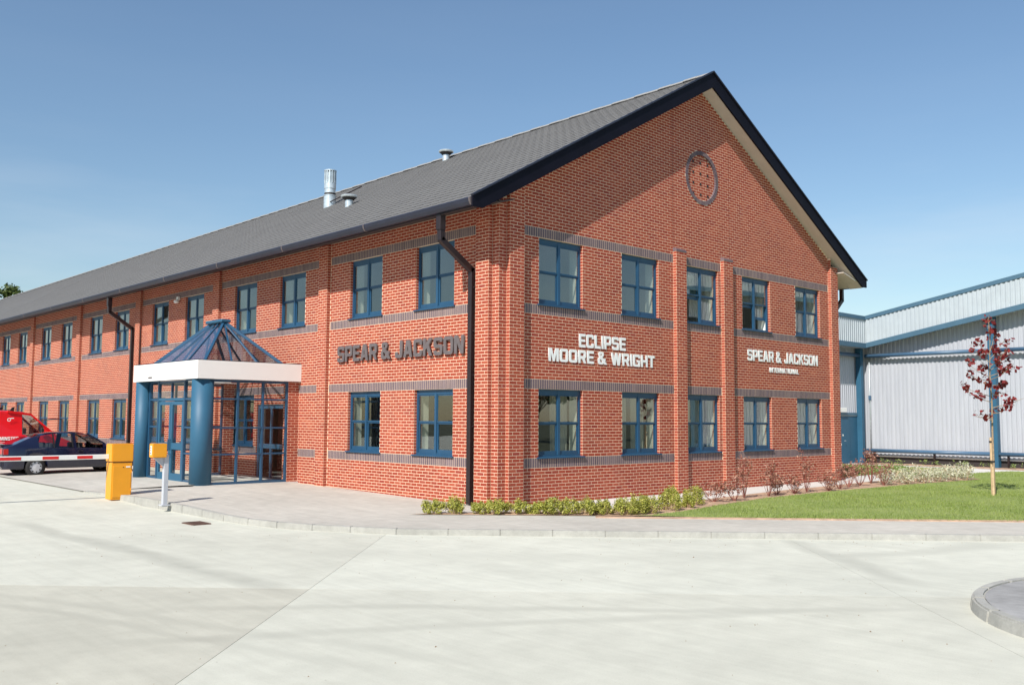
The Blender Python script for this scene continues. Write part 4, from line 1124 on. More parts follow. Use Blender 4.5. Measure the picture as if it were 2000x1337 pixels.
# front: side lights and double doors on x = -2.75
xf = -2.75; t = .055
fy = [9.45, 9.98, 11.78, 12.42]
for y in fy: MB().box((xf-.04, y-.04, PF), (xf+.04, y+.04, FB)).build('mullion', M['frame'], por)
for a, b in ((fy[0], fy[1]), (fy[2], fy[3])):
    for j, z in enumerate(ZT):
        hh = .09 if j == 0 else .05
        MB().box((xf-.03, a+.04, z if j == 0 else z-hh/2), (xf+.03, b-.04, z+hh if j == 0 else z+hh/2)).build('transom', M['frame'], por)
    for j in range(4): MB().quad((xf, a+.04, ZT[j]+.02), (xf, b-.04, ZT[j]+.02), (xf, b-.04, ZT[j+1]-.02), (xf, a+.04, ZT[j+1]-.02)).build('pane', M['glass_clear'], por, fix=False)
MB().box((xf-.035, fy[1]+.04, 2.39), (xf+.035, fy[2]-.04, 2.47)).build('transom', M['blue_paint'], por)
MB().box((xf-.03, fy[1]+.04, FB-.06), (xf+.03, fy[2]-.04, FB)).build('transom', M['frame'], por)
MB().box((xf-.03, 10.85, 2.47), (xf+.03, 10.91, FB-.06)).build('mullion', M['frame'], por)
for a, b in ((fy[1]+.04, 10.85), (10.91, fy[2]-.04)): MB().quad((xf, a, 2.47), (xf, b, 2.47), (xf, b, FB-.06), (xf, a, FB-.06)).build('pane', M['glass_clear'], por, fix=False)
for k, (a, b) in enumerate(((fy[1]+.05, 10.872), (10.888, fy[2]-.05))):
    mb = MB(); z0, z1 = PF+.01, 2.37
    mb.box((xf-.028, a, z0), (xf+.028, a+.10, z1)); mb.box((xf-.028, b-.10, z0), (xf+.028, b, z1))
    mb.box((xf-.0275, a+.10, z0), (xf+.0275, b-.10, z0+.22)); mb.box((xf-.0275, a+.10, z1-.10), (xf+.0275, b-.10, z1)); mb.box((xf-.0275, a+.10, 1.02), (xf+.0275, b-.10, 1.20))
    d = mb.build('door', M['blue_paint'], por)
    for g0, g1 in ((z0+.2, 1.03), (1.19, z1-.09)): MB().quad((xf, a+.09, g0), (xf, b-.09, g0), (xf, b-.09, g1), (xf, a+.09, g1)).build('pane', M['glass_clear'], d, fix=False, loc=tuple(-por.location))
    hy = b-.05 if k == 0 else a+.05
    hmb = MB(); hmb.tube((xf-.06, hy, 1.0), (xf-.06, hy, 1.3), .014); hmb.tube((xf-.06, hy, 1.01), (xf-.02, hy, 1.01), .012); hmb.tube((xf-.06, hy, 1.29), (xf-.02, hy, 1.29), .012)
    hmb.build('handle', M['frame'], d, loc=tuple(-por.location))
    MB().box((xf-.034, hy-.03, .78), (xf-.0285, hy+.03, .90)).build('lock', M['frame'], d, loc=tuple(-por.location))
# inner doorway to the building
mb = MB(); a, b = door_open
mb.box((.05, a-.1, PF), (.12, a, 2.32)); mb.box((.05, b-.05, PF), (.12, b+.05, 2.32)); mb.box((.05, a, 2.2), (.12, b-.05, 2.32)); mb.box((.06, a, 1.0), (.11, b-.05, 1.14)); mb.box((.06, (a+b)/2-.04, PF), (.11, (a+b)/2+.04, 1.0)); mb.box((.06, (a+b)/2-.04, 1.14), (.11, (a+b)/2+.04, 2.2))
mb.build('inner_door_frame', M['blue_paint'], bld)
# mat and bench inside the porch
MB().box((-2.3, 10.2, PF+.001), (-1.0, 11.6, PF+.012)).build('door_mat', M['carpet'], por)

# ------------------------------------------------------------------ barrier, card reader
cab = wempty('barrier_cabinet', (-5.55, 7.55, .05), label='orange yellow upright barrier cabinet standing on the pavement edge', cat='barrier')
x0, x1, y0, y1 = -5.82, -5.40, 7.10, 7.40
y0, y1 = 7.05, 7.43; x0, x1 = -5.74, -5.25
MB().box((x0+.01, y0+.01, .0), (x1-.01, y1-.01, .86)).build('housing', M['yellow'], cab, bevel=.012, seg=2)
MB().box((x0-.005, y0-.005, .88), (x1+.005, y1+.005, 1.30)).build('hood', M['yellow'], cab, bevel=.015, seg=2)
MB().box((x0+.03, y0+.03, .855), (x1-.03, y1-.03, .885)).build('gap', M['slot'], cab)
dd = MB().box((x0+.035, y0-.002, .06), (x1-.035, y0+.012, .79)).build('service_door', M['yellow'], cab, bevel=.004)
MB().box((x1-.16, y0-.006, .745), (x1-.06, y0-.0025, .775)).build('lock_plate', M['letter'], cab)
MB().tube((x1-.22, y0-.008, .755), (x1-.22, y0, .755), .012).build('lock', M['slot'], cab)
for q in (.2, .62): MB().tube((x1-.03, y0-.008, q), (x1-.03, y0-.008, q+.06), .008).build('hinge', M['yellow'], cab)
bz_, by_ = 1.0, 7.24
boom = wempty('barrier_boom', (-5.8, by_, 1.0), label='white barrier arm with red bands lying across the drive in front of the dark car', cat='barrier arm')
MB().box((-11.2, by_-.025, bz_-.055), (x0-.006, by_+.025, bz_+.055)).build('arm', M['boom_w'], boom, bevel=.008)
bx_ = [-8.3, -7.70, -7.22-.02, -6.9, -6.47, -6.17]
for a, b in ((-8.40, -7.64), (-7.20, -6.86), (-6.46, -6.12), (-9.6, -9.2), (-10.6, -10.2)):
    MB().box((a, by_-.029, bz_-.034), (b, by_-.0255, bz_+.034)).build('red_band', M['red'], boom)
post = wempty('card_reader', (-5.45, 4.75, .03), label='yellow card reader box on a square grey post at the kerb', cat='card reader')
px, py = -5.40, 4.80
MB().box((px-.05, py-.05, .0), (px+.05, py+.05, 1.12)).build('post', M['grey_post'], post, bevel=.005)
MB().box((px-.09, py-.09, .02), (px+.09, py+.09, .045)).build('base_plate', M['grey_post'], post)
MB().box((px-.33, py-.10, 1.06), (px-.02, py+.10, 1.36)).build('reader_box', M['yellow'], post, bevel=.01, seg=2)
MB().prism([(px-.28, 1.055), (px-.055, 1.055), (px-.055, .86)], 'y', py-.03, py+.03).build('bracket', M['grey_post'], post)
MB().box((px-.334, py-.04, 1.12), (px-.3305, py+.04, 1.31)).build('reader_panel', M['letter'], post)
for z in (1.14, 1.2, 1.26): MB().box((px-.338, py-.02, z), (px-.3345, py+.02, z+.025)).build('button', M['slot'], post)
# small kerb stone fragments left out on purpose

# ------------------------------------------------------------------ vehicles
def loft(stations, half, mat, parent, name, glass_rows=(), name_glass='window'):
    """stations: list of dict(x, pts=[(y,z)...]) half section bottom to top; mirrored"""
    n = len(stations[0]['pts']); mb = MB()
    for st in stations:
        for (y, z) in st['pts']: mb.v.append((st['x'], -y, z))
        for (y, z) in st['pts'][::-1]: mb.v.append((st['x'], y, z))
    k = 2*n; body = []; gl = []
    for i in range(len(stations)-1):
        for j in range(k-1):
            f = (i*k+j, (i+1)*k+j, (i+1)*k+j+1, i*k+j+1)
            jj = j if j < n-1 else (k-2-j)
            isg = any(jj == row and a <= i < b for row, a, b in glass_rows) or (j == n-1 and any(row == 'top' and a <= i < b for row, a, b in glass_rows)) or (any(row == 'top' and a <= i < b for row, a, b in glass_rows) and jj == n-2)
            (gl if isg else body).append(f)
    body.append(tuple(range(k-1, -1, -1))); body.append(tuple((len(stations)-1)*k+q for q in range(k)))
    B_ = MB(); B_.v = list(mb.v); B_.f = body; ob = B_.build(name, mat, parent, smooth=True)
    import bmesh
    bm = bmesh.new(); bm.from_mesh(ob.data); bmesh.ops.delete(bm, geom=[v for v in bm.verts if not v.link_faces], context='VERTS'); bm.to_mesh(ob.data); bm.free()
    try: ob.data.set_sharp_from_angle(angle=math.radians(32))
    except Exception: pass
    if gl:
        # split the glass into connected windows
        G_ = MB(); G_.v = list(mb.v); G_.f = gl; me = G_.mesh('glass', False, False)
        bm = bmesh.new(); bm.from_mesh(me); bmesh.ops.delete(bm, geom=[v for v in bm.verts if not v.link_faces], context='VERTS')
        seen = set(); bm.faces.ensure_lookup_table()
        for f0 in bm.faces:
            if f0.index in seen: continue
            st = [f0]; comp = []
            seen.add(f0.index)
            while st:
                f = st.pop(); comp.append(f)
                for e in f.edges:
                    for g2 in e.link_faces:
                        if g2.index not in seen and g2.normal.dot(f.normal) > .55: seen.add(g2.index); st.append(g2)
            P_ = MB()
            for f in comp: P_.add([v.co for v in f.verts], [tuple(range(len(f.verts)))])
            P_.build(name_glass, M['glass_car'], parent, smooth=False, fix=False)
        bm.free()
    return ob
def wheel(parent, x, y, r, side, rim=.62, trim='alloy'):
    """axle along y, outer face toward side"""
    s_ = side; mb = MB(); prof = [(r*.62, -.09), (r*.93, -.09), (r, -.06), (r, .06), (r*.93, .09), (r*.62, .09)]
    n = 28; vs = []; fs = []
    for rr, yy in prof: vs += [(rr*math.cos(2*PI*i/n), yy, rr*math.sin(2*PI*i/n)) for i in range(n)]
    for k in range(len(prof)-1): fs += [(k*n+i, k*n+(i+1) % n, (k+1)*n+(i+1) % n, (k+1)*n+i) for i in range(n)]
    mb.add(vs, fs); w = link('wheel', mb.mesh('tyre', True), M['tyre'], parent, (x, y, r))
    d = MB(); d.v = [(0, s_*.075, 0)]+[(r*.66*math.cos(2*PI*i/n), s_*.06, r*.66*math.sin(2*PI*i/n)) for i in range(n)]
    d.f = [(0, i+1, (i+1) % n+1) for i in range(n)]
    link('hub_cap', d.mesh('hub_cap'), M[trim], w)
    for k in range(8):
        a = 2*PI*k/8+.2; c_ = (r*.50*math.cos(a), s_*.0705, r*.50*math.sin(a)); h = MB(); q = 8
        h.v = [(c_[0]+r*.075*math.cos(2*PI*i/q)*1.1, s_*.0755, c_[2]+r*.075*math.sin(2*PI*i/q)*1.1) for i in range(q)]; h.f = [tuple(range(q))]
        link('hub_slot', h.mesh('hub_slot'), M['slot'], w)
    return w
def arch(x, wheels, R, zb, r):
    for xc in wheels:
        if abs(x-xc) < R: return max(zb, r+math.sqrt(R*R-(x-xc)**2)*.98)
    return zb
def interp(tab, x):
    for (a, b), (c_, d) in zip(tab, tab[1:]):
        if a <= x <= c_: return b+(d-b)*(x-a)/(c_-a)
    return tab[0][1] if x < tab[0][0] else tab[-1][1]
def vehicle(root, belt, roof, halfw, roofw, zb, wheels, r, xs_, mat, glass_rows):
    sts = []
    for x in xs_:
        b0 = arch(x, wheels, r+.055, zb, r); zb2 = interp(belt, x); zt = max(interp(roof, x), zb2+.03); hw = interp(halfw, x); rw = interp(roofw, x)
        g = (zt-zb2); rwx = hw*.97+(rw-hw*.97)*min(1, g/.25)
        bm_ = b0+(zb2-b0)*.45
        sts.append(dict(x=x, pts=[(hw*.55, b0+.02), (hw*.96, b0), (hw, b0+.06), (hw*1.005, bm_), (hw*.985, zb2-.05), (hw*.96, zb2), (rwx, zt-.035 if g > .1 else zt-.012), (rwx-.07, zt), (rwx*.35, zt+.012)]))
    return sts
car = empty('parked_car', (-5.78, 16.75, .07), math.radians(1.5), label='dark blue hatchback with tilted sunroof parked in front of the red van', cat='car')
cw = [.92, 3.48]
cxs = sorted(set([0, .06, .14, .25, .34] + [.92+.345*math.sin(a) for a in np.linspace(-PI/2, PI/2, 13)] + [3.48+.345*math.sin(a) for a in np.linspace(-PI/2, PI/2, 13)] + [1.42, 1.85, 2.0, 2.12, 2.3, 2.52, 2.7, 2.95, 4.0, 4.15, 4.28, 4.34]))
cxs = [float(x) for x in cxs]
belt = [(0,.86), (.14,.90), (.3,.92), (1.0,.90), (2.0,.88), (3.1,.84), (4.1,.68), (4.34,.52)]
roof = [(0,.90), (.06,.95), (.25,.97), (.36,1.0), (.80,1.19), (1.2,1.31), (1.6,1.355), (2.1,1.365), (2.45,1.32), (2.8,1.14), (3.17,.90), (4.1,.72), (4.34,.55)]
hw = [(0,.70), (.06,.76), (.2,.81), (.6,.835), (3.4,.835), (4.0,.79), (4.25,.70), (4.34,.60)]
rw = [(0,.66), (.3,.66), (1.2,.58), (2.3,.58), (3.1,.70), (4.34,.6)]
sts = vehicle(car, belt, roof, hw, rw, .24, cw, .29, cxs, M['car'], ())
ix = lambda v_: min(range(len(cxs)), key=lambda i: abs(cxs[i]-v_))
loft(sts, None, M['car'], car, 'body', [(5, ix(1.05), ix(1.42)), (5, ix(1.42)+0, ix(2.0)), (5, ix(2.12), ix(2.95)), ('top', ix(.34), ix(1.1)), ('top', ix(2.52), ix(3.13))])
for wx in cw:
    for s_ in (-1, 1): wheel(car, wx, s_*.76, .29, s_)
for (a, b) in ((1.42, 1.47), (1.98, 2.03)):
    for s_ in (-1, 1): MB().add([(a, s_*.812, .88), (b, s_*.812, .88), (b, s_*.60, 1.31), (a, s_*.60, 1.31)], [(0,1,2,3)]).build('pillar', M['black'], car, fix=False)
for s_ in (-1, 1): MB().bar((2.50, s_*.575, 1.31), (3.17, s_*.70, .90), .05, .045).build('windscreen_pillar', M['car'], car)
MB().box((1.6,-.42,1.375), (2.05,.42,1.39)).build('sunroof', M['black'], car, rot=(0, -.10, 0), loc=(0, 0, .15) if False else (-.13, 0, .20))
MB().prism([(-.04,.93), (.30,.975), (.30,1.0), (-.06,1.0)], 'y', -.62, .62).build('spoiler', M['car'], car, bevel=.01)
for s_ in (-1, 1):
    MB().add([(-.006, s_*.70, .70), (-.006, s_*.40, .70), (-.006, s_*.40, .86), (-.006, s_*.70, .86)], [(0,1,2,3)]).build('tail_light', M['tail'], car, fix=False)
    MB().prism([(0.0,.69), (.13,.69), (.13,.86), (.0,.86)], 'y', s_*.775, s_*.80).build('tail_light', M['tail'], car)
    MB().box((.35 if False else 1.32, s_*.842, .50), (3.08, s_*.852, .535)).build('side_moulding', M['galv'], car)
    MB().box((2.15, s_*.835, .76), (2.28, s_*.855, .785)).build('door_handle', M['black'], car)
    MB().box((2.98, s_*.84, .88), (3.1, s_*.98, .98)).build('door_mirror', M['car'], car, bevel=.02)
MB().box((-.02,-.26,.70), (-.008,.26,.82)).build('number_plate', M['plate'], car)
MB().box((-.06,-.74,.30), (.06,.74,.56)).build('rear_bumper', M['car'], car, bevel=.03, seg=2)
for (sx, sy) in ((1.7,.35), (1.7,-.35), (2.6,.35), (2.6,-.35)):
    MB().box((sx-.25, sy-.22, .35), (sx+.22, sy+.22, .55)).build('seat', M['seat'], car, bevel=.04)
    MB().box((sx-.32, sy-.21, .5), (sx-.2, sy+.21, 1.02)).build('seat_back', M['seat'], car, bevel=.03)
MB().box((.35,-.7,.3), (4.0,.7,.34)).build('floor_pan', M['black'], car)
def van(root, mat):
    vw = [.85, 3.65]
    vxs = sorted(set([0, .04, .12, .3, 1.4, 2.2, 2.68, 2.8, 3.0, 3.15, 3.38, 3.75, 4.3, 4.5, 4.56]+[.85+.39*math.sin(a) for a in np.linspace(-PI/2, PI/2, 9)]+[3.65+.39*math.sin(a) for a in np.linspace(-PI/2, PI/2, 9)])); vxs = [float(v_) for v_ in vxs]
    belt = [(0,1.20), (2.7,1.20), (3.4,1.17), (3.9,1.08), (4.5,.80), (4.56,.7)]
    roof = [(0,1.93), (.04,1.98), (.3,2.03), (2.2,2.03), (2.75,1.99), (3.0,1.88), (3.72,1.22), (4.4,.92), (4.56,.74)]
    hw = [(0,.86), (.12,.90), (3.3,.90), (4.2,.86), (4.5,.76), (4.56,.7)]
    rw = [(0,.76), (.3,.80), (2.8,.76), (3.6,.80), (4.56,.7)]
    sts = vehicle(root, belt, roof, hw, rw, .30, vw, .32, vxs, mat, ())
    ii = lambda v_: min(range(len(vxs)), key=lambda i: abs(vxs[i]-v_))
    loft(sts, None, mat, root, 'body', [(5, ii(2.68), ii(3.38)), ('top', ii(3.0), ii(3.75))])
    for wx in vw:
        for s_ in (-1, 1): wheel(root, wx, s_*.82, .32, s_)
    for s_ in (-1, 1): MB().box((3.22, s_*.92, 1.2), (3.32, s_*1.10, 1.42)).build('door_mirror', M['black'], root, bevel=.02)
    MB().box((.3,-.7,.35), (4.2,.7,.4)).build('floor_pan', M['black'], root)
    for s_ in (-1, 1):
        MB().bar((2.95, s_*.77, 1.90), (3.76, s_*.82, 1.19), .07, .06).build('pillar', mat, root)
        MB().bar((2.2, s_*.79, 2.0), (2.98, s_*.765, 1.89), .08, .07).build('roof_rail', mat, root)
    MB().quad((2.5,-.75,.4), (2.5,.75,.4), (2.5,.7,1.95), (2.5,-.7,1.95)).build('bulkhead', M['black'], root)
vn = empty('parked_van', (-6.88, 20.75, .08), math.radians(.5), label='bright red panel van with white lettering parked beside the wall behind the dark car', cat='van')
van(vn, M['van_red'])
# lettering on the van side (local coordinates, side y = -.905)
def vl(text, x0, x1, z0, z1, yy=-.912):
    H = z1-z0; wid = sum((GL[c_][0]+.11) for c_ in text)-.11; kx = (x1-x0)/wid; x = x0
    for c_ in text:
        me = glyph(c_, .004)
        if not me.materials: me.materials.append(M['letter'])
        o = link('letter', me, None, vn, (x, yy, z0), (PI/2, 0, 0)); o.scale = (kx, H, 1); x += (GL[c_][0]+.11)*kx
vl('MINSTER', 1.98, 2.56, 1.02, 1.14)
MB().box((1.6,-.913,.955), (2.56,-.909,.965)).build('stripe', M['letter'], vn)
MB().box((1.2,-.913,.86), (2.1,-.909,.885)).build('stripe', M['letter'], vn)
mb = MB(); n = 20
for i in range(n):
    a, b = 2*PI*i/n, 2*PI*(i+1)/n
    mb.quad(*[(2.25+r_*math.cos(q), -.845, 1.72+r_*math.sin(q)) for r_, q in ((.06, a), (.06, b), (.038, b), (.038, a))])
mb.box((2.29,-.847,1.755), (2.40,-.8455,1.785))
mb.build('emblem', M['letter'], vn, fix=False, loc=(0, 0, 0), rot=(0, 0, 0)).location = (0, -.012, .0)
MB().box((2.33,-.7,2.02), (2.38,.7,2.06)).build('roof_bar', M['black'], vn)
for s_ in (-1, 1): MB().prism([(2.28,2.0), (2.42,2.0), (2.44,2.16), (2.36,2.14)], 'y', s_*.72-.03, s_*.72+.03).build('roof_bar_foot', M['black'], vn)

# ------------------------------------------------------------------ profiled steel shed
shed = wempty('steel_shed', (28, 0, 0), label='pale grey profiled steel shed with blue trim, rails and columns at the right', cat='shed')
def profile(p0, dirv, nrm, length, zfun0, zfun1, pitch=.19, depth=.035):
    mb = MB(); s = 0; pts = []
    while s < length:
        for ds_, h in ((0, 0), (.35, 0), (.5, 1), (.85, 1)): pts.append((s+ds_*pitch, h*depth))
        s += pitch
    for (s_, h) in pts:
        x = p0[0]+dirv[0]*s_+nrm[0]*h; y = p0[1]+dirv[1]*s_+nrm[1]*h
        mb.v += [(x, y, zfun0(s_)), (x, y, zfun1(s_))]
    for i in range(len(pts)-1): mb.f.append((2*i, 2*i+2, 2*i+3, 2*i+1))
    return mb
SX, SYc = 28.0, 5.7
profile((SX, SYc-.02, 0), (0,-1), (-1,0), 20.6, lambda s: .36, lambda s: 5.55+.185*s).build('wall_cladding', M['clad'], shed, fix=False)
profile((SX-.0, SYc, 0), (-1,0), (0,-1), 12, lambda s: 2.25, lambda s: 5.6).build('wall_cladding', M['clad'], shed, fix=False)
profile((27.38, 5.15, 0), (0,-1), (-1,0), 20.1, lambda s: 5.48+.185*s, lambda s: 6.60+.185*s).build('parapet_cladding', M['clad_l'], shed, fix=False)
profile((27.38, 5.13, 0), (-1,0), (0,-1), 12, lambda s: 5.48, lambda s: 6.60).build('parapet_cladding', M['clad_l'], shed, fix=False)
def slope_bar(z, h, d, name, mat):
    mb = MB(); L_ = 20.15; a = (27.38-d/2+.04, 5.15, z); b = (27.38-d/2+.04, 5.15-L_, z+.185*L_)
    mb.bar(a, b, d, h); mb.build(name, mat, shed)
    MB().box((15.4, 5.13+.04-d, z-h/2), (27.38+.04, 5.13+.04, z+h/2)).build(name, mat, shed)
slope_bar(6.66, .17, .10, 'parapet_capping', M['trim_blue']); slope_bar(5.38, .22, .10, 'parapet_trim', M['trim_blue'])
# underside of the parapet
mb = MB(); mb.quad((27.4,5.15,5.28), (28.0,5.7,5.28), (28.0,-15,5.28+.185*20.1), (27.4,-15,5.28+.185*20.1)); mb.quad((27.4,5.15,5.28), (28,5.7,5.28), (15.4,5.7,5.28), (15.4,5.15,5.28)); mb.build('parapet_soffit', M['clad'], shed, fix=False)
mb = MB(); mb.quad((28.1,5.8,6.5), (28.1,-15,6.5+.185*20.1), (60,-15,6.5+.185*20.1), (60,5.8,6.5)); mb.quad((15.4,5.8,6.5), (60,5.8,6.5), (60,40,6.5), (15.4,40,6.5)); mb.quad((15.4,5.8,0), (15.4,40,0), (15.4,40,6.5), (15.4,5.8,6.5)); mb.quad((28.02,-15,0), (60,-15,0), (60,-15,6.5+.185*20.1), (28.02,-15,6.5+.185*20.1)).build('roof', M['clad'], shed, fix=False)
for y, w in ((-.27, .28), (-6.3, .28), (-12.3, .28), (-14.85, .28)):
    MB().box((27.62, y-w/2, 0), (27.94, y+w/2, 5.35+.185*(5.15-y))).build('column', M['blue_paint'], shed, bevel=.01)
MB().box((27.36, 5.36, 0), (27.60, 5.62, 5.3)).build('column', M['blue_paint'], shed, bevel=.01)
ys_ = [5.32, -.13, -.41, -6.16, -6.44, -12.16, -12.44, -18.16]
for a, b in ((5.32, -.12), (-.42, -6.15), (-6.45, -12.15), (-12.45, -14.7)):
    for z in (4.92, .58): MB().tube((27.7, a, z), (27.7, b, z), .085, n=14).build('rail', M['rail_blue'], shed, smooth=True)
    n = 2
    for q in range(n):
        yy = a+(b-a)*(q+.12)/n; MB().box((27.72, yy-.04, .05), (27.80, yy+.04, .5)).build('rail_stub', M['brown'], shed)
MB().tube((27.35, 5.45, 4.95), (15.5, 5.45, 4.95), .085, n=14).build('rail', M['rail_blue'], shed, smooth=True)
MB().box((27.93, 5.3, .30), (27.99, -15, .355)).build('base_flashing', M['white'], shed)
MB().box((27.98, 5.4, -.1), (28.05, -15, .30)).build('plinth', M['slot'], shed)
MB().tube((27.9, 5.22, .4), (27.9, 5.22, 5.3), .028).build('downpipe', M['galv'], shed, smooth=True)
MB().box((27.84, 5.17, 2.9), (27.93, 5.27, 3.1)).build('pipe_socket', M['rail_blue'], shed)
# blue door in the return wall
MB().box((22.2, 5.60, 0), (27.35, 5.69, 2.16)).build('dado_panel', M['blue_paint'], shed)
MB().box((22.2, 5.57, 2.165), (27.35, 5.69, 2.30)).build('door_head', M['trim_blue'], shed)
sd_ = MB().box((24.6, 5.575, .03), (26.6, 5.598, 2.10)).build('door', M['blue_paint'], shed, bevel=.004)
for (dx, dz_, r_) in ((25.95, 1.28, .045), (25.72, 1.28, .045), (25.78, .87, .045)):
    mb = MB().tube((dx, 5.565, dz_), (dx, 5.572, dz_), r_); mb.build('notice', M['letter'], shed)
MB().tube((25.95, 5.50, 1.03), (26.08, 5.50, 1.03), .012).build('door_handle', M['galv'], shed)
MB().box((25.2, 5.45, 2.32), (26.15, 5.56, 2.52)).build('bulkhead_lamp', M['white'], shed, bevel=.01)

# ------------------------------------------------------------------ vegetation
def leaves(n, pos, nrm, size, aspect=.55, jitter=.6):
    """pos (n,3), nrm (n,3) -> quads"""
    nrm = nrm+rng.normal(0, jitter, nrm.shape); nrm /= np.linalg.norm(nrm, axis=1)[:, None]+1e-9
    t_ = rng.normal(0, 1, nrm.shape); t_ -= (t_*nrm).sum(1)[:, None]*nrm; t_ /= np.linalg.norm(t_, axis=1)[:, None]+1e-9
    b_ = np.cross(nrm, t_); s = (size*rng.uniform(.6, 1.3, n))[:, None]
    V = np.stack([pos-t_*s, pos+b_*s*aspect-t_*s*.1, pos+t_*s, pos-b_*s*aspect-t_*s*.1], 1).reshape(-1, 3)
    return V, np.arange(4*n).reshape(-1, 4)
def leafobj(name, pos, nrm, size, mat, parent, aspect=.55, jit=.6, tones=None):
    n = len(pos); V, F = leaves(n, pos, nrm, size, aspect, jit); me = np_mesh(name, V, F)
    face_attr(me, 'tone', rng.random(n) if tones is None else tones); return link(name, me, mat, parent)
def ball(n, rx, ry, rz, shell=.5):
    d = rng.normal(0, 1, (n, 3)); d /= np.linalg.norm(d, axis=1)[:, None]; r = rng.uniform(shell, 1, n)[:, None]
    return d*r*np.array([rx, ry, rz]), d
def shrub(x, y, w, h, label, group):
    w *= 1.14; h *= 1.2
    rt = empty('low_shrub', (x, y, 0), random.random()*6, label=label, cat='shrub', group=group)
    P = []; N_ = []; st = MB()
    for k in range(random.randint(24, 30)):
        a = random.random()*2*PI; r = w/2*math.sqrt(random.random())*.95
        tip = Vector((math.cos(a)*r, math.sin(a)*r, h*(.30+.62*random.random())*(1-.35*(r/(w/2))**2)))
        st.tube((tip.x*.25, tip.y*.25, -.02), tip*.86, .005, .003, 5)
        p, d = ball(70, w*.15, w*.15, h*.26, .3); P.append(p+np.array(tip)*np.array([1, 1, .84])); N_.append(d+np.array([0, 0, .6]))
    P = np.concatenate(P); N_ = np.concatenate(N_); P[:, 2] = np.maximum(P[:, 2], .03)
    st.build('stems', M['stake'], rt); leafobj('foliage', P, N_, .020, M['gold'], rt, .55, .7)
# euonymus row at the corner
SH = [(-1.86,-.10,.42,.30), (-1.55,-.42,.42,.36), (-1.14,-.72,.36,.28), (-.92,-.98,.45,.32), (-.62,-1.28,.44,.28), (-.33,-1.58,.36,.26), (-.10,-1.80,.42,.34), (.16,-2.02,.42,.32), (.45,-2.30,.46,.34), (.72,-2.52,.4,.30), (.98,-2.80,.44,.36), (1.28,-2.86,.46,.40), (1.62,-2.88,.42,.36), (1.86,-2.5,.36,.36), (2.45,-2.78,.42,.46), (3.2,-2.70,.34,.30), (3.45,-2.1,.36,.40), (3.95,-2.35,.44,.42)]
sl_ = ['leftmost low gold green shrub by the forecourt edge', 'second low shrub from the left, left of the corner downpipe', 'small single shrub right below the corner downpipe', 'gold green shrub at the foot of the stepped corner pier, left of its pair', 'gold green shrub at the foot of the stepped corner pier, right of its pair',
       'smallest shrub just right of the corner pier', 'shrub below the left window edge, before the gable wall', 'shrub below the middle of the first gable window', 'shrub below the right edge of the first gable window', 'shrub midway in the dense row before the gable wall', 'tall shrub in the right half of the dense row', 'widest clump near the right end of the dense row', 'shrub at the right end of the dense row touching the lawn tip', 'shrub behind the right end of the dense row',
       'lone tall shrub between the dense row and the first brick pilaster', 'front small shrub of the last three by the pilaster', 'rear shrub of the last three, near the pilaster', 'rightmost gold green shrub, next to the rusty bare plants']
for (x, y, w, h), lb in zip(SH, sl_): shrub(x, y, w, h, lb, 'gold green shrubs along the planting bed')
def bare(x, y, w, h, label, red=.5):
    rt = empty('bare_shrub', (x, y, 0), random.random()*6, label=label, cat='shrub', group='thin reddish shrubs in the bed before the gable')
    st = MB(); P = []; 
    for k in range(random.randint(10, 14)):
        a = random.random()*2*PI; p = Vector((0, 0, 0)); ln = h*(.5+.5*random.random()); q = Vector((math.cos(a)*w*.5*random.random(), math.sin(a)*w*.5*random.random(), ln))
        prev = p
        for t_ in (.3, .6, .85, 1):
            c_ = q*t_+Vector((math.cos(a)*w*.12*math.sin(t_*3), math.sin(a)*w*.12*math.sin(t_*3), 0)); st.tube(prev, c_, .008*(1.2-t_), .008*(1.1-t_)+.001, 5, False); prev = c_
            if t_ > .3:
                for _ in range(2):
                    e = c_+Vector((random.uniform(-.14,.14), random.uniform(-.14,.14), random.uniform(0,.12))); st.tube(c_, e, .004, .002, 4, False)
                    for _ in range(4): P.append(e+Vector((random.uniform(-.03,.03), random.uniform(-.03,.03), random.uniform(-.03,.03))))
    st.build('stems', M['twig'], rt)
    P = np.array([tuple(p) for p in P]); leafobj('foliage', P, np.tile([[0, 0, 1.]], (len(P), 1)), .034, M['rust'], rt, .5, 1.)
BS = [(4.9,-2.2,.6,.42), (5.55,-2.35,.5,.50), (6.35,-2.1,.35,1.0), (7.3,-2.2,.4,.85), (8.0,-2.0,.6,.45), (8.7,-2.1,.7,.42), (9.3,-2.1,.45,1.15), (10.3,-2.2,.55,.45), (11.1,-2.1,.6,.60), (12.0,-1.9,.6,.68), (12.9,-1.8,.65,.75), (13.6,-2.2,.6,.6), (14.2,-1.5,.5,1.0), (15.4,.9,.8,1.0)]
bl = ['low rusty shrub nearest the gold green shrubs', 'arching rusty shrub left of the second pilaster foot', 'tall thin red shrub just right of the second pilaster', 'thin red shrub below the fourth gable window left edge', 'low spreading rusty shrub below the fourth gable window', 'rusty shrub between the fourth and fifth gable windows', 'tallest red shrub, before the fifth gable window', 'small rusty shrub at the foot of the far corner pier', 'rusty shrub right below the far corner pier',
      'twiggy shrub just right of the building corner', 'rusty shrub in front of the small side lawn', 'rusty shrub left of the cream leaved plants', 'tall red stem in front of the shed corner', 'dark red shrub tucked beside the far building corner']
for q, lb in zip(BS, bl): bare(*q, lb)
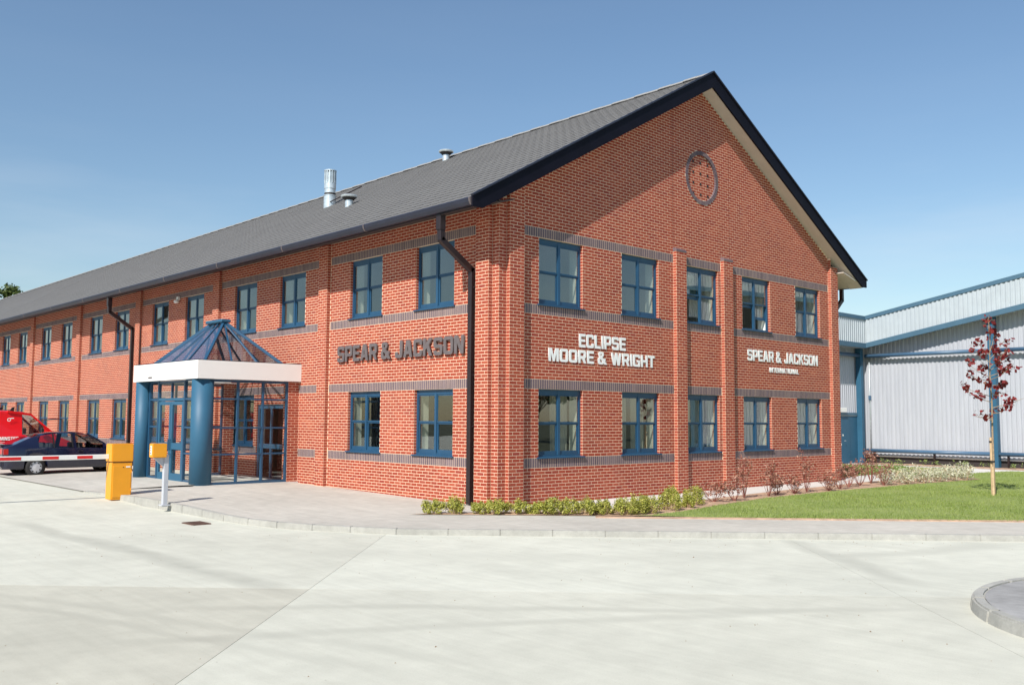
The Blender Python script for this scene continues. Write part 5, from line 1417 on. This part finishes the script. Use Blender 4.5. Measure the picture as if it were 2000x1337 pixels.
def cream(x, y, w, h, label):
    rt = empty('variegated_plant', (x, y, 0), random.random()*6, label=label, cat='plant', group='cream leaved plants at the edge of the lawn')
    n = 260; w *= 1.25; p, d = ball(n, w/2, w/2, h*.5, .2); p[:, 2] += h*.5; p[:, 2] = np.maximum(p[:, 2], .02)
    st = MB()
    for k in range(7): st.tube((0,0,0), (random.uniform(-w,w)*.4, random.uniform(-w,w)*.4, h*.8), .005, .003, 4, False)
    st.build('stems', M['stake'], rt); leafobj('foliage', p, d+np.array([0, 0, .5]), .045, M['cream'], rt, .35, 1.)
for i in range(17):
    x = 14.1+i*.33; y = -2.15-.25*(i/17)+(.35 if i % 3 == 1 else (-.25 if i % 3 == 2 else 0))
    k = ['front', 'rear', 'middle'][i % 3]
    lb = 'cream leaved plant, %s of the bed, %s' % (k, ['beside the last rusty shrubs', 'left part of the cream row', 'left of the shed column line', 'middle of the cream row', 'right of the middle of the cream row', 'near the staked tree'][min(5, i//3)])
    cream(x, y, .5+.15*random.random(), .42+.2*random.random(), lb)
# weeds by the shed
wd = []
for i in range(26):
    y = 5.0-i*.55+random.uniform(-.2,.2); x = 27.1+random.uniform(-.4,.35); n = 22
    p, d = ball(n, .22, .22, .16, .1); wd.append(p+np.array([x, y, .16]))
P = np.concatenate(wd); o = leafobj('weeds', P, np.tile([[0, 0, 1.]], (len(P), 1)), .05, M['weed'], None, .35, 1.)
prop(o, 'sparse green weeds growing in the bare bed along the shed base', 'weeds', kind='stuff')
wd = []
for i in range(14):
    p, d = ball(90, .35, .35, .22, .1); wd.append(p+np.array([15.8+i*.42+random.uniform(-.1,.1), .9+random.uniform(-.15,.2), .2]))
P = np.concatenate(wd); o = leafobj('low_planting', P, np.tile([[0, 0, 1.]], (len(P), 1)), .045, M['weed'], None, .4, 1.)
prop(o, 'low green ground cover edging the small side lawn', 'ground cover', kind='stuff')

# staked maroon tree
TX, TY = 12.45, -5.75
tree = wempty('maple_sapling', (TX, TY, 0), label='young staked tree with sparse maroon leaves on the lawn', cat='tree')
tk = MB(); pts = [(0,0,0), (.01,0,.8), (.03,.01,1.6), (.04,0,2.4), (.02,.02,3.2), (.05,0,4.0), (.10,.02,4.75)]
rad = [.032,.030,.026,.021,.016,.010,.004]
for a, b, r_, q_ in zip(pts, pts[1:], rad, rad[1:]): tk.tube((TX+a[0], TY+a[1], a[2]), (TX+b[0], TY+b[1], b[2]), r_, q_, 8, False)
tk.build('trunk', M['bark'], tree, smooth=True)
br = MB(); LP = []
R2v = np.array(rgt); Fv = np.array([fwd.x, fwd.y, 0]); rr = random.Random(21)
def branch(z, side, dep, rise, nl):
    b0 = Vector((TX+.03, TY, z)); e = b0+Vector(tuple(R2v*side+Fv*dep))+Vector((0, 0, rise)); mid = (b0+e)/2+Vector((0, 0, -.04)); br.tube(b0, mid, .010, .007, 6, False); br.tube(mid, e, .007, .003, 6, False)
    for i in range(max(3, int(nl/4.2))):
        t_ = .30+.70*rr.random(); c_ = mid+(e-mid)*max(0, (t_-.5)*2) if t_ > .5 else b0+(mid-b0)*t_*2
        tw = c_+Vector((rr.gauss(0,.10), rr.gauss(0,.10), rr.uniform(-.06,.16))); br.tube(c_, tw, .0045, .002, 4, False)
        for q in range(rr.randint(5, 7)):
            f_ = rr.uniform(.45, 1.1); LP.append(c_+(tw-c_)*f_+Vector((rr.gauss(0,.035), rr.gauss(0,.035), rr.gauss(0,.035)-.02)))
for z, s_, d_, rs, nl in [(2.05,-.50,.1,.05,14),(2.0,-.15,-.1,.0,8),(2.15,.42,.1,.12,18),(2.3,.95,-.1,.32,34),(2.45,-.60,.0,.25,22),(2.6,-.75,.2,.32,26),(2.7,.35,.3,-.05,22),(2.85,-.35,-.3,.1,24),(2.9,.55,.2,.1,30),(3.0,-.55,.3,.25,28),(3.05,.25,-.4,.25,30),(3.1,-.62,.1,.42,30),(3.15,.62,.0,.30,40),(3.25,-.40,-.2,.38,32),(3.3,.55,.2,.42,40),(3.4,.30,-.3,.45,34),(3.5,-.50,.1,.48,30),(3.6,.48,.2,.5,34),(3.7,-.25,.2,.40,24),(3.8,.20,.1,.5,22),(3.95,.05,.0,.5,14),(4.2,.15,.0,.45,10),(4.3,-.02,.0,.4,10)]:
    branch(z, s_, d_, rs, nl)
br.build('branches', M['bark'], tree)
P = np.array([tuple(p-tree.location) for p in LP])
leafobj('crown', P, np.tile([[0, -.5, .5]], (len(P), 1)), .058, M['maroon'], tree, .75, .8)
def stake(x, y, h, lb):
    o = MB().tube((x, y, -.02), (x-.01, y, h), .034, .03, 10).build('tree_stake', M['stake'])
    prop(o, lb, 'stake', 'stakes of the young tree')
stake(TX+.04, TY+.06, 1.52, 'tall pale timber stake tied to the young maroon tree'); stake(TX-.11, TY-.02, .75, 'short pale timber stake left of the young tree trunk')
mb = MB(); mb.tube((TX+.04, TY+.06, 1.38), (TX+.04, TY+.06, 1.43), .045, n=12); mb.tube((TX+.02, TY+.03, .86), (TX+.02, TY+.03, .91), .06, n=12)
mb.build('tree_tie', M['rubber'], tree)

def bigtree(name, x, y, h, w, n, label, group, mat='green', ls=.16):
    rt = wempty(name, (x, y, 0), label=label, cat='tree', group=group)
    tk = MB(); tk.tube((x, y, -.1), (x, y, h*.5), .28, .16, 10, False); P = []; N_ = []
    for k in range(26):
        a = random.random()*2*PI; e = math.asin(random.uniform(-.45, 1)); r = random.uniform(.45, 1)
        c_ = Vector((x+math.cos(a)*math.cos(e)*w*.42*r, y+math.sin(a)*math.cos(e)*w*.42*r, h*.60+math.sin(e)*h*.34*r))
        tk.tube((x, y, h*(.25+.2*random.random())), c_, .07, .02, 6, False)
        q = w*random.uniform(.10, .20); p, d = ball(n//26, q, q, q*.8, .35); P.append(p+np.array(c_-rt.location)); N_.append(d)
    tk.build('trunk', M['bark'], rt); leafobj('crown', np.concatenate(P), np.concatenate(N_), ls, M[mat], rt, .6, .8)
# tree top showing over the roof at far left
bigtree('broadleaf_tree', 15.0, 96., 16.8, 10, 9000, 'green tree rising behind the roof ridge at the far left', None, 'green', .22)
# trees across the road behind the photographer, seen reflected in the ground floor panes
rt_ = [(-24,-44,8.5), (-14,-50,9.5), (-4,-46,7.5), (6,-50,9), (16,-46,8), (27,-50,9.5), (38,-46,8.5), (50,-50,9)]
nm = ['first', 'second', 'third', 'fourth', 'fifth', 'sixth', 'seventh', 'eighth']
for (x, y, h), q in zip(rt_, nm): bigtree('roadside_tree', x, y, h, 10, 2600, 'dark roadside tree reflected in the ground floor windows, %s along the road' % q, 'trees behind the photographer', 'green', .3)
for i, (x, y, h) in enumerate([(-52,-6,8), (-55,4,9), (-52,14,8), (-56,25,9.5), (-53,36,8)]): bigtree('roadside_tree', x, y, h, 10, 2600, 'dark tree west of the drive reflected in the long wall windows, %s from the road' % nm[i], 'trees behind the photographer', 'green', .3)

# clear helper flags
for o in bpy.data.objects:
    if '_w' in o: del o['_w']
